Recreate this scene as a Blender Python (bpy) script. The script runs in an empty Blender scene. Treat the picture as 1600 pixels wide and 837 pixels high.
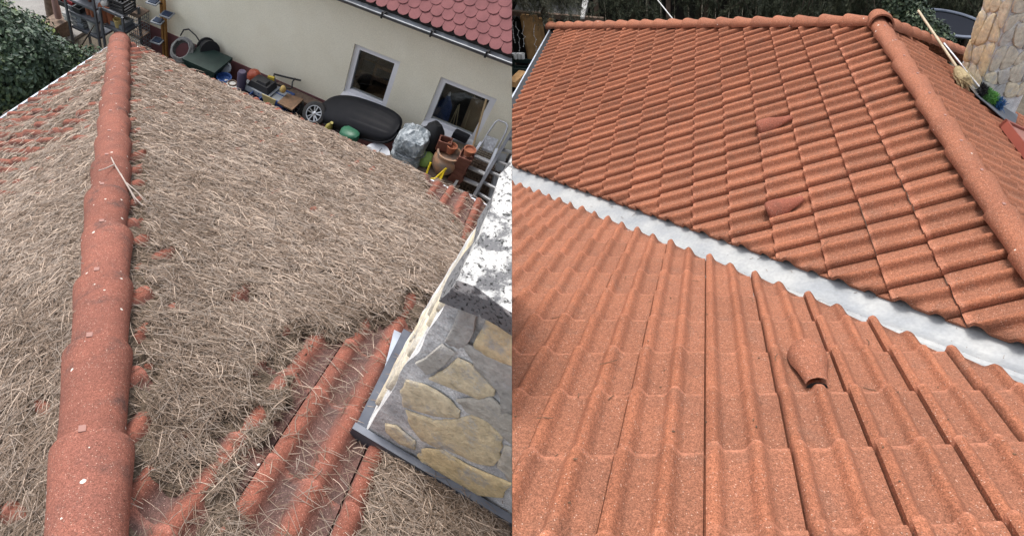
import bpy, bmesh, math, random
import numpy as np
from mathutils import Vector, Matrix, noise

R = math.radians
random.seed(7)
rng = np.random.default_rng(7)
sc = bpy.context.scene
col = sc.collection

# ------------------------------------------------------------------ camera, sky, sun, exposure
FPX = 865.0                      # focal length in pixels of the 1600 px wide picture
PITCH = R(48.3)
CAM = np.array([0.0, 0.0, 6.2])
cd = bpy.data.cameras.new('camera')
cam = bpy.data.objects.new('camera', cd); col.objects.link(cam)
cam.location = CAM
cam.rotation_euler = (R(90) - PITCH, 0, 0)
cd.sensor_width = 36.0
cd.lens = FPX / 1600 * 36
cd.clip_start = 0.02; cd.clip_end = 400
sc.camera = cam

SUN_EL, SUN_AZ = R(68), R(-22)      # azimuth from +Y (away), negative = left
wd = bpy.data.worlds.new('World'); sc.world = wd; wd.use_nodes = True
nt = wd.node_tree; bg = nt.nodes['Background']
sky = nt.nodes.new('ShaderNodeTexSky'); sky.sky_type = 'NISHITA'; sky.sun_disc = False
sky.sun_elevation = SUN_EL; sky.sun_rotation = SUN_AZ
sky.air_density = 1.0; sky.dust_density = 4.0; sky.ozone_density = 1.0
hsv = nt.nodes.new('ShaderNodeHueSaturation'); hsv.inputs['Saturation'].default_value = .35      # thin bright cloud: a whiter sky
nt.links.new(sky.outputs[0], hsv.inputs['Color']); nt.links.new(hsv.outputs[0], bg.inputs[0]); bg.inputs[1].default_value = 0.15
sd = bpy.data.lights.new('sun', 'SUN'); sd.energy = 1.1; sd.angle = R(14); sd.color = (1, .95, .88)
sun = bpy.data.objects.new('sun', sd); col.objects.link(sun)
dirv = Vector((math.sin(SUN_AZ) * math.cos(SUN_EL), math.cos(SUN_AZ) * math.cos(SUN_EL), math.sin(SUN_EL)))
sun.rotation_euler = (-dirv).to_track_quat('-Z', 'Y').to_euler()
sun.location = (0, 0, 20)
sc.view_settings.view_transform = 'Standard'; sc.view_settings.look = 'None'
sc.view_settings.exposure = 0.95; sc.view_settings.gamma = 1
sc.render.engine = 'CYCLES'
sc.cycles.use_denoising = True
sc.cycles.max_bounces = 6

# ------------------------------------------------------------------ axes of the two gardens
def nz(v):
    v = np.array(v, float); return v / np.linalg.norm(v)
DN = np.array([0, -math.sin(PITCH), -math.cos(PITCH)])
FW = np.array([0, math.cos(PITCH), -math.sin(PITCH)])
RT = np.array([1.0, 0, 0])

class Garden:
    """local axes: x along the house, y away from the viewer, z up; w() gives world points"""
    def __init__(s, ex, ey, ez, scale, side):
        s.M = np.array([ex, ey, ez]); s.s = scale; s.side = side; s.c = 400 if side < 0 else 1200
        sh = 400 / FPX * side
        view = np.array([RT, DN, FW + RT * sh])      # axes of the place seen from the viewer
        s.B = (s.M @ view) * scale
    def w(s, p):
        return np.asarray(p, float) @ s.B + CAM
    def ray(s, x, y):
        return s.M @ (np.array([x - s.c, y - 418.5, FPX]) / FPX)
    def onY(s, x, y, Y):
        r = s.ray(x, y); return r * (Y / r[1])
    def onZ(s, x, y, Z):
        r = s.ray(x, y); return r * (Z / r[2])
    def px(s, P):                                     # local -> picture position (arrays)
        q = np.asarray(P, float) @ s.M
        return q[..., 0] / q[..., 2] * FPX + s.c, q[..., 1] / q[..., 2] * FPX + 418.5

d = nz([-90, 647, 865]); a = nz([-2750, -1458, 865])
ex = -a; ex = nz(ex - d * (ex @ d)); ez = -d; ey = nz(np.cross(ez, ex))
GL = Garden(ex, ey, ez, 1.38, -1)
A1 = np.array([0.08428599, 0.67848888, -0.72975935]); B1 = np.array([0.9913942, -0.29890455, -0.21645377]); P1 = np.array([0.84939001, -3.3667689, 15.27823758]) * 1.03
A2 = np.array([0.98973734, 0.01736866, 0.14183908]); B2 = np.array([0.13140422, 0.3888575, -1.18195416]); P2 = np.array([-0.72414743, 2.08223483, 6.36819495])
A1 = A1 * 1.03; B1 = B1 * 1.03
rex = nz(A2); rdn = nz(np.cross(nz(A1), nz(A2)))
if rdn[1] < 0: rdn = -rdn
rez = -rdn; rey = nz(np.cross(rez, rex))
GR = Garden(rex, rey, rez, 0.255, 1)
GR_A1, GR_B1, GR_P1 = GR.M @ A1, GR.M @ B1, GR.M @ P1
GR_A2, GR_B2, GR_P2 = GR.M @ A2, GR.M @ B2, GR.M @ P2
TP = math.tan(R(26))

# ------------------------------------------------------------------ materials
MATS = {}
def mat(name, base, var=None, nscale=6, rough=.8, bump=0, bscale=60, metal=0, spec=.3, fine=0, fscale=200, detail=4, contrast=(.35, .65), trans=0, coat=0):
    m = bpy.data.materials.new(name); m.use_nodes = True
    t = m.node_tree; n = t.nodes; l = t.links; b = n['Principled BSDF']
    b.inputs['Roughness'].default_value = rough; b.inputs['Metallic'].default_value = metal
    b.inputs['Specular IOR Level'].default_value = spec
    if trans: b.inputs['Transmission Weight'].default_value = trans
    tc = n.new('ShaderNodeTexCoord')
    c4 = lambda c: (c[0], c[1], c[2], 1)
    out = None
    if var is not None:
        nn = n.new('ShaderNodeTexNoise'); nn.inputs['Scale'].default_value = nscale; nn.inputs['Detail'].default_value = detail
        l.new(tc.outputs['Object'], nn.inputs['Vector'])
        r = n.new('ShaderNodeValToRGB'); r.color_ramp.elements[0].position = contrast[0]; r.color_ramp.elements[1].position = contrast[1]
        r.color_ramp.elements[0].color = c4(base); r.color_ramp.elements[1].color = c4(var)
        l.new(nn.outputs['Fac'], r.inputs[0]); out = r.outputs[0]
    if fine:
        fn = n.new('ShaderNodeTexNoise'); fn.inputs['Scale'].default_value = fscale; fn.inputs['Detail'].default_value = 2
        l.new(tc.outputs['Object'], fn.inputs['Vector'])
        mr = n.new('ShaderNodeMapRange'); mr.inputs[1].default_value = .3; mr.inputs[2].default_value = .7
        mr.inputs[3].default_value = 1 - fine; mr.inputs[4].default_value = 1 + fine
        l.new(fn.outputs['Fac'], mr.inputs[0])
        vm = n.new('ShaderNodeVectorMath'); vm.operation = 'SCALE'
        if out is None:
            rgb = n.new('ShaderNodeRGB'); rgb.outputs[0].default_value = c4(base); out = rgb.outputs[0]
        l.new(out, vm.inputs[0]); l.new(mr.outputs[0], vm.inputs['Scale']); out = vm.outputs[0]
    if out is None: b.inputs['Base Color'].default_value = c4(base)
    else: l.new(out, b.inputs['Base Color'])
    if bump:
        bn = n.new('ShaderNodeTexNoise'); bn.inputs['Scale'].default_value = bscale; bn.inputs['Detail'].default_value = 4
        l.new(tc.outputs['Object'], bn.inputs['Vector'])
        bp = n.new('ShaderNodeBump'); bp.inputs['Strength'].default_value = 1; bp.inputs['Distance'].default_value = bump
        l.new(bn.outputs['Fac'], bp.inputs['Height']); l.new(bp.outputs[0], b.inputs['Normal'])
    m['n_out'] = name
    MATS[name] = m
    return m

def tile_mat(name, cA, cB, cDirt, dirt, lichen, speck, cTile=.12, grain=.3, stain=.0):
    """granulated concrete roof tile: 'tile' = per tile tone, 'pan' = 1 in the pans where dirt collects"""
    m = bpy.data.materials.new(name); m.use_nodes = True
    t = m.node_tree; n = t.nodes; l = t.links; b = n['Principled BSDF']
    b.inputs['Roughness'].default_value = .9; b.inputs['Specular IOR Level'].default_value = .15
    tc = n.new('ShaderNodeTexCoord').outputs['Object']
    def N(scale, det=3, rough=.5):
        x = n.new('ShaderNodeTexNoise'); x.inputs['Scale'].default_value = scale; x.inputs['Detail'].default_value = det
        x.inputs['Roughness'].default_value = rough
        l.new(tc, x.inputs['Vector']); return x.outputs['Fac']
    def MR(s, a0, a1, b0, b1):
        x = n.new('ShaderNodeMapRange'); l.new(s, x.inputs[0])
        for i, v in enumerate((a0, a1, b0, b1)): x.inputs[i + 1].default_value = v
        return x.outputs[0]
    def MIX(f, A, B):
        x = n.new('ShaderNodeMix'); x.data_type = 'RGBA'
        for s, v in ((x.inputs[0], f), (x.inputs[6], A), (x.inputs[7], B)):
            if isinstance(v, (int, float)): s.default_value = v
            elif isinstance(v, tuple): s.default_value = (*v, 1)
            else: l.new(v, s)
        return x.outputs[2]
    def MUL(A, B, op='MULTIPLY'):
        x = n.new('ShaderNodeMath'); x.operation = op; x.use_clamp = False
        for i, v in enumerate((A, B)):
            if isinstance(v, (int, float)): x.inputs[i].default_value = v
            else: l.new(v, x.inputs[i])
        return x.outputs[0]
    def SC(c, f):
        x = n.new('ShaderNodeVectorMath'); x.operation = 'SCALE'; l.new(c, x.inputs[0]); l.new(f, x.inputs['Scale']); return x.outputs[0]
    c = MIX(MR(N(5, 4), .35, .65, 0, 1), cA, cB)
    at = n.new('ShaderNodeAttribute'); at.attribute_name = 'tile'
    c = SC(c, MR(at.outputs['Fac'], 0, 1, 1 - cTile, 1 + cTile))
    if dirt:
        ap = n.new('ShaderNodeAttribute'); ap.attribute_name = 'pan'
        f = MUL(ap.outputs['Fac'], MR(N(9, 4), .3, .6, dirt * .75, dirt))
        c = MIX(f, c, cDirt)
    if stain:
        c = MIX(MR(N(7, 6, .65), .54, .72, 0, stain), c, cDirt)
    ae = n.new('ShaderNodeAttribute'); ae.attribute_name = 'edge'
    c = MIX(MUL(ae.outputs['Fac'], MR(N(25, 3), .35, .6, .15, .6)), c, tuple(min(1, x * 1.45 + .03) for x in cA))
    g = MR(N(260, 2, .7), .35, .65, 1 - grain, 1 + grain)
    g2 = MR(N(90, 3, .6), .3, .7, 1 - grain * .5, 1 + grain * .5)
    c = SC(c, MUL(g, g2))
    # pale grains
    v = n.new('ShaderNodeTexVoronoi'); v.inputs['Scale'].default_value = 170; l.new(tc, v.inputs['Vector'])
    sel = n.new('ShaderNodeSeparateColor'); l.new(v.outputs['Color'], sel.inputs[0])
    f = MUL(MR(v.outputs['Distance'], .22, .34, 1, 0), MR(sel.outputs[0], 1 - speck, 1 - speck + .02, 0, 1))
    c = MIX(MUL(f, .7), c, (.62, .47, .38))
    f = MUL(MR(v.outputs['Distance'], .25, .4, 1, 0), MR(sel.outputs[1], 1 - speck, 1 - speck + .02, 0, 1))
    c = MIX(MUL(f, .6), c, (.09, .05, .04))
    if lichen:
        v = n.new('ShaderNodeTexVoronoi'); v.inputs['Scale'].default_value = 17; l.new(tc, v.inputs['Vector'])
        sel = n.new('ShaderNodeSeparateColor'); l.new(v.outputs['Color'], sel.inputs[0])
        wob = MUL(v.outputs['Distance'], MR(N(60), .3, .7, .7, 1.3))
        size = MR(sel.outputs[1], 0, 1, .05, .16)
        f = MUL(MR(MUL(size, wob, 'SUBTRACT'), 0, .02, 0, 1), MR(sel.outputs[0], 1 - lichen, 1 - lichen + .02, 0, 1))
        c = MIX(f, c, (.66, .64, .58))
    l.new(c, b.inputs['Base Color'])
    bp = n.new('ShaderNodeBump'); bp.inputs['Strength'].default_value = .8; bp.inputs['Distance'].default_value = .002
    l.new(MUL(N(260, 2, .7), MUL(N(50, 3), 1.5), 'ADD'), bp.inputs['Height']); l.new(bp.outputs[0], b.inputs['Normal'])
    return m

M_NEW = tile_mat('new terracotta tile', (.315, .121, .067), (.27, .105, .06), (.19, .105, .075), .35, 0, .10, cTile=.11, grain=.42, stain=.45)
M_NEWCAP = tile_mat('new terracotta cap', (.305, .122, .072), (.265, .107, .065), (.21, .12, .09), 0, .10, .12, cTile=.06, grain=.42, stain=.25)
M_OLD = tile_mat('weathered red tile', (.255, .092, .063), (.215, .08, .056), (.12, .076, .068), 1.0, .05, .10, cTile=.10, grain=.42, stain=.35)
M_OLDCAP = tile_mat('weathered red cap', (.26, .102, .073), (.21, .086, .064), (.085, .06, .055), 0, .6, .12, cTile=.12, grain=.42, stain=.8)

# ------------------------------------------------------------------ mesh building
class MB:
    def __init__(s): s.v = []; s.f = []; s.n = 0; s.at = []
    def add(s, verts, faces, val=0.0):
        verts = np.asarray(verts, float).reshape(-1, 3)
        s.v.append(verts); s.f += [tuple(i + s.n for i in f) for f in faces]; s.n += len(verts)
        s.at += [val] * len(faces)
        return s
    def box(s, c, size, rot=0, tilt=None, taper=1.0):
        h = np.array(size) / 2
        P = []
        for z in (-1, 1):
            k = taper if z > 0 else 1
            for x, y in ((-1, -1), (1, -1), (1, 1), (-1, 1)): P.append((x * h[0] * k, y * h[1] * k, z * h[2]))
        P = np.array(P)
        if tilt is not None: P = P @ np.array(tilt).T
        cr, sr = math.cos(rot), math.sin(rot)
        P = P @ np.array([[cr, sr, 0], [-sr, cr, 0], [0, 0, 1]]) + np.array(c)
        return s.add(P, [(0, 3, 2, 1), (4, 5, 6, 7), (0, 1, 5, 4), (1, 2, 6, 5), (2, 3, 7, 6), (3, 0, 4, 7)])
    def beam(s, p0, p1, wd_, ht, up=(0, 0, 1)):
        p0, p1 = np.array(p0, float), np.array(p1, float); dd = nz(p1 - p0)
        sd_ = np.cross(dd, up); sd_ = nz(sd_) if np.linalg.norm(sd_) > 1e-6 else np.array([1., 0, 0]); u = np.cross(sd_, dd)
        P = []
        for p in (p0, p1):
            for x, y in ((-1, -1), (1, -1), (1, 1), (-1, 1)): P.append(p + sd_ * x * wd_ / 2 + u * y * ht / 2)
        return s.add(P, [(0, 3, 2, 1), (4, 5, 6, 7), (0, 1, 5, 4), (1, 2, 6, 5), (2, 3, 7, 6), (3, 0, 4, 7)])
    def tube(s, path, r, n=8, cap=True):
        path = [np.array(p, float) for p in path]; k = len(path)
        rr = r if hasattr(r, '__len__') else [r] * k
        P = []; prev = None
        for i, p in enumerate(path):
            dd = nz(path[min(i + 1, k - 1)] - path[max(i - 1, 0)])
            if prev is None:
                t = np.array([0, 0, 1.]) if abs(dd[2]) < .9 else np.array([1., 0, 0])
                prev = nz(np.cross(dd, t))
            u = nz(prev - dd * (prev @ dd)); prev = u; w_ = np.cross(dd, u)
            for j in range(n):
                an = 2 * math.pi * j / n
                P.append(p + (u * math.cos(an) + w_ * math.sin(an)) * rr[i])
        F = []
        for i in range(k - 1):
            for j in range(n):
                a_, b_ = i * n + j, i * n + (j + 1) % n
                F.append((a_, b_, b_ + n, a_ + n))
        if cap: F += [tuple(range(n - 1, -1, -1)), tuple(range((k - 1) * n, k * n))]
        return s.add(P, F)
    def lathe(s, c, prof, n=20, axis=(0, 0, 1), ref=(1, 0, 0)):
        ax = nz(axis); u = np.array(ref, float); u = u - ax * (u @ ax)
        if np.linalg.norm(u) < 1e-5: u = np.array([0, 1., 0]) - ax * ax[1]
        u = nz(u); w_ = np.cross(ax, u); c = np.array(c, float)
        P = []
        for r_, z in prof:
            for j in range(n):
                an = 2 * math.pi * j / n
                P.append(c + ax * z + (u * math.cos(an) + w_ * math.sin(an)) * max(r_, 1e-4))
        F = []
        for i in range(len(prof) - 1):
            for j in range(n):
                a_, b_ = i * n + j, i * n + (j + 1) % n
                F.append((a_, b_, b_ + n, a_ + n))
        F += [tuple(range(n - 1, -1, -1)), tuple(range((len(prof) - 1) * n, len(prof) * n))]
        return s.add(P, F)
    def ring(s, c, prof, n=24, axis=(0, 0, 1), ref=(1, 0, 0)):
        """a closed profile swept round the axis, open in the middle"""
        ax = nz(axis); u = np.array(ref, float); u = u - ax * (u @ ax); u = nz(u); w_ = np.cross(ax, u); c = np.array(c, float); k = len(prof)
        P = [c + ax * z + (u * math.cos(2 * math.pi * j / n) + w_ * math.sin(2 * math.pi * j / n)) * r_ for r_, z in prof for j in range(n)]
        F = [(i * n + j, i * n + (j + 1) % n, ((i + 1) % k) * n + (j + 1) % n, ((i + 1) % k) * n + j) for i in range(k) for j in range(n)]
        return s.add(P, F)
    def prism(s, poly, off):
        """polygon (3d points) extruded by the vector off"""
        P = np.array(poly, float); n = len(P); off = np.array(off, float)
        F = [tuple(range(n - 1, -1, -1)), tuple(range(n, 2 * n))] + [(i, (i + 1) % n, (i + 1) % n + n, i + n) for i in range(n)]
        return s.add(np.vstack([P, P + off]), F)
    def stone(s, poly, nrm, h, bev=.8, sharp=False):
        """an irregular stone: outline jittered, rising to a rounded uneven face"""
        P = np.array(poly, float); nrm = nz(nrm)
        Q = []
        for i in range(len(P)):
            p, q = P[i], P[(i + 1) % len(P)]
            for t in (0, .33, .66): Q.append(p * (1 - t) + q * t)
        Q = np.array(Q)
        for _ in range(0 if sharp else 1): Q = .25 * np.roll(Q, 1, 0) + .5 * Q + .25 * np.roll(Q, -1, 0)
        n = len(Q); c = Q.mean(0); sz = np.abs(Q - c).max()
        Q = Q + rng.normal(0, sz * .022, Q.shape) * (1 - np.abs(nrm))
        L = [Q, c + (Q - c) * .985 + nrm * h * .7, c + (Q - c) * .93 + nrm * h * .97, c + (Q - c) * .6 + nrm * (h + rng.normal(0, h * .12, n))[:, None], c + (Q - c) * .25 + nrm * (h + rng.normal(0, h * .1, n))[:, None]]
        F = []
        for i in range(len(L) - 1):
            for j in range(n): F.append((i * n + j, i * n + (j + 1) % n, (i + 1) * n + (j + 1) % n, (i + 1) * n + j))
        F.append(tuple(range((len(L) - 1) * n, len(L) * n)))
        return s.add(np.vstack(L), F)
    def build(s, name, m, G, parent=None, smooth=None, clip=True, attr=None, origin=None, clips=(), fill=True, fix=True):
        V = np.vstack(s.v); Wp = G.w(V)
        me = bpy.data.meshes.new(name)
        me.from_pydata(Wp.tolist(), [], s.f)
        if attr is not None:
            for k, arr in attr.items():
                A_ = me.attributes.new(k, 'FLOAT', 'POINT'); A_.data.foreach_set('value', np.asarray(arr, np.float32))
        bm = None
        sx = Wp[:, 0] * G.side
        if (clip and sx.min() < 0) or clips or fix:
            bm = bmesh.new(); bm.from_mesh(me)
            if fix: bmesh.ops.recalc_face_normals(bm, faces=bm.faces)
            for (p, nn) in clips:
                bmesh.ops.bisect_plane(bm, geom=bm.verts[:] + bm.edges[:] + bm.faces[:], plane_co=p, plane_no=nn, clear_outer=True)
            if clip and sx.min() < 0:
                if fill: bmesh.ops.remove_doubles(bm, verts=bm.verts[:], dist=2e-5)
                r = bmesh.ops.bisect_plane(bm, geom=bm.verts[:] + bm.edges[:] + bm.faces[:], plane_co=(0.0006 * G.side, 0, 0), plane_no=(-G.side, 0, 0), clear_outer=True)
                if fill:
                    ed = [e for e in r['geom_cut'] if isinstance(e, bmesh.types.BMEdge)]
                    try: bmesh.ops.holes_fill(bm, edges=ed, sides=0)
                    except Exception: pass
            if len(bm.verts) == 0: bm.free(); bpy.data.meshes.remove(me); return None
            bm.to_mesh(me); bm.free()
        # origin
        nv = len(me.vertices); co = np.empty(nv * 3); me.vertices.foreach_get('co', co); co = co.reshape(-1, 3)
        if parent is not None: o0 = np.array(TLOC[root_of(parent).name])
        else:
            o0 = (co.min(0) + co.max(0)) / 2; o0[2] = co[:, 2].min()
        co = co - o0; me.vertices.foreach_set('co', co.ravel())
        if smooth is not None:
            me.polygons.foreach_set('use_smooth', [True] * len(me.polygons))
            if smooth < 180:
                me.set_sharp_from_angle(angle=R(smooth))
        me.update(); me.materials.append(m)
        o = bpy.data.objects.new(name, me); col.objects.link(o)
        if parent is None: o.location = o0; TLOC[o.name] = tuple(o0)
        else: o.parent = parent
        return o
TLOC = {}
def root_of(o):
    while o.parent is not None: o = o.parent
    return o
def tag(o, label=None, cat=None, group=None, kind=None):
    if o is None: return None
    if label: o['label'] = label
    if cat: o['category'] = cat
    if group: o['group'] = group
    if kind: o['kind'] = kind
    return o
def thing(name, G, p, label, cat, group=None):
    o = bpy.data.objects.new(name, None); col.objects.link(o); o.empty_display_size = .1
    o.location = G.w(p); TLOC[o.name] = tuple(G.w(p))
    return tag(o, label, cat, group)
def copy_thing(src, dloc, label, group):
    """src, its parts and their sub-parts, moved by dloc"""
    c = src.copy(); col.objects.link(c); c.location = Vector(src.location) + Vector(dloc)
    c['label'] = label; c['group'] = group
    for ch in src.children:
        k = ch.copy(); col.objects.link(k); k.parent = c
        for g in ch.children:
            q = g.copy(); col.objects.link(q); q.parent = k
    return c

# ------------------------------------------------------------------ tiled slopes
FR = np.array([0, .006, .0108, .024, .05, .09, .13, .17, .205, .235, .27, .34, .40, .43, .46, .49, .52, .55, .575, .60, .63, .66, .69, .725, .76, .86, .94, .985, .994])
def prof(f):
    f = np.asarray(f); h = np.zeros_like(f)
    k = (f >= .0108) & (f < .25); x = (f - .0108) / .2392
    h = np.where(k, np.where(x < .4, .6 + .4 * np.sin(x / .4 * math.pi / 2), .5 + .5 * np.cos((x - .4) / .6 * math.pi)), h)
    k = (f >= .44) & (f < .755)
    x = np.where(f < .585, (f - .44) / .13, (.755 - f) / .15)
    h = np.where(k, .5 - .5 * np.cos(np.clip(x, 0, 1) * math.pi), h)
    h = np.where(f < .0107, -.5, h); h = np.where(f > .99, -.32, h)
    return h
def prof_wide(f):
    """the older tiles: two broad round rolls, narrower pans"""
    f = np.asarray(f)
    h = np.where((f >= .0108) & (f < .29), np.sin(np.clip((f + .07) / .36, 0, 1) * math.pi) ** .8, 0.0)
    h = np.where((f >= .46) & (f < .81), np.sin(np.clip((f - .46) / .35, 0, 1) * math.pi) ** .9, h)
    h = np.where(f < .0107, -.5, h); return np.where(f > .99, -.32, h)
class Slope:
    """P0 origin, A one tile to the right (looking down the slope), D one course down the slope, N up"""
    def __init__(s, G, P0, A, D, hk=.09, t=.06, pf=prof):
        s.G = G; s.P0 = np.array(P0, float); s.A = np.array(A, float); s.D = np.array(D, float)
        s.N = nz(np.cross(s.D, s.A)); s.N = s.N if s.N[2] > 0 else -s.N
        s.N = s.N * np.linalg.norm(s.A); s.hk = hk; s.t = t; s.pf = pf
    def at(s, x, y):
        r = s.G.ray(x, y)
        k = np.linalg.solve(np.column_stack([s.A, s.D, -r]), -s.P0); return k[0], k[1]
    def pt(s, w, v, h=0): return s.P0 + np.multiply.outer(w, s.A) + np.multiply.outer(v, s.D) + np.multiply.outer(h, s.N)
    def hgt(s, w, v):
        w = np.asarray(w, float); v = np.asarray(v, float)
        return s.pf(w - np.floor(w)) * s.hk + s.t * (v - np.floor(v)) - s.t
    def mesh(s, name, m, w0, w1, v0, v1, lines, parent, seed=0, skirt=None, jit=.004, top=None):
        rg = np.random.default_rng(seed)
        q = np.array([0, .0001, .5, .91, .965, 1.0]); qh = np.array([-.5, 0, .5, .91, .90, .74])
        WW = np.concatenate([i + FR for i in range(w0, w1)] + [[w1]])
        nf = len(FR)
        tw = np.clip(np.searchsorted(np.arange(w0, w1 + 1), WW, side='right') - 1, 0, w1 - w0 - 1)
        ph = s.pf(WW - np.floor(WW))
        V = []; TA = []; PA = []; EA = []
        J = rg.random((v1 - v0, w1 - w0)); JH = rg.normal(0, jit, (v1 - v0, w1 - w0)); JV = rg.normal(0, .006, (v1 - v0, w1 - w0))
        for j in range(v0, v1):
            for k in range(1, len(q)):
                hh = s.hk * ph + s.t * qh[k] - s.t + JH[j - v0, tw] + (-.025 if False else 0)
                vv = (j if top is None or j > v0 else top + (j + 1 - top) * q[k] - q[k]) + q[k] + (JV[j - v0, tw] if k >= 3 else 0) * 1.0
                V.append(s.pt(WW, vv if hasattr(vv, '__len__') else np.full(len(WW), vv), hh))
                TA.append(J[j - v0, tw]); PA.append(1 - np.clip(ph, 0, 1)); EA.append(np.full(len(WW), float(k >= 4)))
            # foot of the butt: drops on to the next course
            V.append(s.pt(WW, j + 1.0 + JV[j - v0, tw] - .002, s.hk * ph - s.t - .012)); TA.append(J[j - v0, tw]); PA.append(1 - np.clip(ph, 0, 1)); EA.append(np.zeros(len(WW)))
        V = np.array(V); nr, nc = V.shape[:2]
        F = []
        per = len(q)
        idx = np.arange(nr * nc).reshape(nr, nc)
        rows = [r_ for r_ in range(nr - 1) if (r_ % per) != per - 1]
        rows = np.array(rows)
        a_ = idx[rows, :-1].ravel(); b_ = idx[rows, 1:].ravel(); c_ = idx[rows + 1, 1:].ravel(); d_ = idx[rows + 1, :-1].ravel()
        F = np.stack([a_, b_, c_, d_], 1).tolist()
        mb = MB(); mb.v = [V.reshape(-1, 3)]; mb.f = F; mb.n = nr * nc
        clips = []
        for (pa, pb, keep) in lines:          # line through two (w,v) points; keep the side of point keep
            A_ = s.G.w(s.pt(*pa)); B_ = s.G.w(s.pt(*pb)); K_ = s.G.w(s.pt(*keep)); Nw = s.G.w(s.pt(*pa, 1.0)) - A_
            nn = np.cross(B_ - A_, Nw)
            if (K_ - A_) @ nn > 0: nn = -nn
            clips.append((A_, nn))
        o = mb.build(name, m, s.G, parent, smooth=50, clips=clips, fill=False, fix=False, attr={'tile': np.array(TA).ravel(), 'pan': np.array(PA).ravel(), 'edge': np.array(EA).ravel()})
        if skirt is not None:
            me = o.data; bm = bmesh.new(); bm.from_mesh(me)
            pc, pn = clips[skirt]; pn = nz(pn); o0 = np.array(TLOC[root_of(parent).name])
            ed = [e for e in bm.edges if len(e.link_faces) == 1 and all(abs((np.array(v_.co) + o0 - pc) @ pn) < 1e-4 for v_ in e.verts)]
            r = bmesh.ops.extrude_edge_only(bm, edges=ed)
            down = s.G.w(s.pt(0, 0, -.09)) - s.G.w(s.pt(0, 0, 0))
            for g in r['geom']:
                if isinstance(g, bmesh.types.BMVert): g.co += Vector(down)
            bm.to_mesh(me); bm.free()
        return o

def cap_row(G, p0, p1, joints, name, m, parent, r_wide, r_nar, up=(0, 0, 1), hk=.85, clipm=None, lift=0.0, clipname='clip'):
    """ridge or hip tiles: joints = distances from p0 (upper end) along p0->p1 (down); each tile's lower end is wide and laps the next"""
    p0, p1 = np.array(p0, float), np.array(p1, float); dd = nz(p1 - p0)
    sd_ = nz(np.cross(dd, up)); u = nz(np.cross(sd_, dd)); L = np.linalg.norm(p1 - p0)
    n = 18
    for i in range(len(joints) - 1):
        a_, b_ = joints[i], joints[i + 1]; ln = b_ - a_
        js = rng.normal(0, .005 * r_wide / .11, 2)
        ts = [-.10 * ln, 0, .2 * ln, .55 * ln, .8 * ln, .93 * ln, .985 * ln, 1.0 * ln, 1.0 * ln, .9 * ln]
        rs = [r_nar, r_nar, r_nar * 1.005, r_nar + (r_wide - r_nar) * .35, r_nar + (r_wide - r_nar) * .75, r_wide * .99, r_wide, r_wide * .985, r_wide * .88, r_wide * .86]
        P = []; T = []
        for t_, r_ in zip(ts, rs):
            for k in range(n + 1):
                an = math.pi * (k / n) * 1.12 - math.pi * .06
                x = math.cos(an) * r_; z = math.sin(an) * r_ * hk
                P.append(p0 + dd * (a_ + t_) + sd_ * (x + js[0]) + u * (z + lift))
        F = []
        for k in range(len(ts) - 1):
            for q in range(n):
                F.append((k * (n + 1) + q, k * (n + 1) + q + 1, (k + 1) * (n + 1) + q + 1, (k + 1) * (n + 1) + q))
        mb = MB().add(P, F)
        o = mb.build(name, m, G, parent, smooth=55, fill=False, attr={'tile': np.full(len(P), rng.random()), 'pan': np.zeros(len(P))})
        if clipm is not None and o is not None:
            c = p0 + dd * (b_ + .0) + sd_ * (-r_wide * .12 + js[0]) + u * (r_wide * hk + lift)
            MB().box((0, 0, 0), (1, 1, 1)).v
            q = MB(); s1 = r_wide * .085
            P = [c + sd_ * x * s1 + dd * y * s1 * 1.1 + u * z * s1 * .25 for z in (-1, 1) for x, y in ((-1, -1), (1, -1), (1, 1), (-1, 1))]
            q.add(P, [(0, 3, 2, 1), (4, 5, 6, 7), (0, 1, 5, 4), (1, 2, 6, 5), (2, 3, 7, 6), (3, 0, 4, 7)])
            co = q.build(clipname, clipm, G, parent)
            if co is not None: co.parent = o

# ================================================================== LEFT GARDEN: roof under pine needles
m_ground = mat('dry garden soil', (.12, .10, .075), (.07, .06, .045), nscale=3, rough=.95, bump=.02, bscale=20, fine=.3, fscale=40)
m_pave = mat('grey paving', (.26, .25, .235), (.20, .19, .18), nscale=2, rough=.9, fine=.2, fscale=60, bump=.003)
m_under = mat('dark roofing felt', (.03, .028, .027), rough=.9)
m_lead = mat('grey lead flashing', (.09, .10, .125), (.13, .14, .165), nscale=8, rough=.55, metal=.4)
m_zinc = mat('pale zinc', (.55, .60, .68), (.42, .46, .52), nscale=6, rough=.45, metal=.5)
m_mortar = mat('grey mortar', (.44, .44, .44), (.74, .73, .71), nscale=9, rough=.95, bump=.012, bscale=30, fine=.25, fscale=120, detail=6)
m_clip = mat('pale clip', (.30, .16, .13), rough=.5)

def gsheet(G, z, x0, x1, y0, y1, name, m, n=60, amp=.03, kind='structure'):
    xs = np.linspace(x0, x1, n); ys = np.linspace(y0, y1, n)
    X, Y = np.meshgrid(xs, ys); Z = z + amp * np.array([noise.noise((x * .9, y * .9, 3.3)) for x, y in zip(X.ravel(), Y.ravel())]).reshape(X.shape)
    P = np.stack([X, Y, Z], -1).reshape(-1, 3); idx = np.arange(n * n).reshape(n, n)
    F = np.stack([idx[:-1, :-1].ravel(), idx[:-1, 1:].ravel(), idx[1:, 1:].ravel(), idx[1:, :-1].ravel()], 1).tolist()
    o = MB().add(P, F).build(name, m, G, smooth=180, fill=False, fix=False)
    return tag(o, kind=kind)
ZG = -5.3
gsheet(GL, ZG, -22, 14, -6, 26, 'garden_ground', m_ground)

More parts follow.
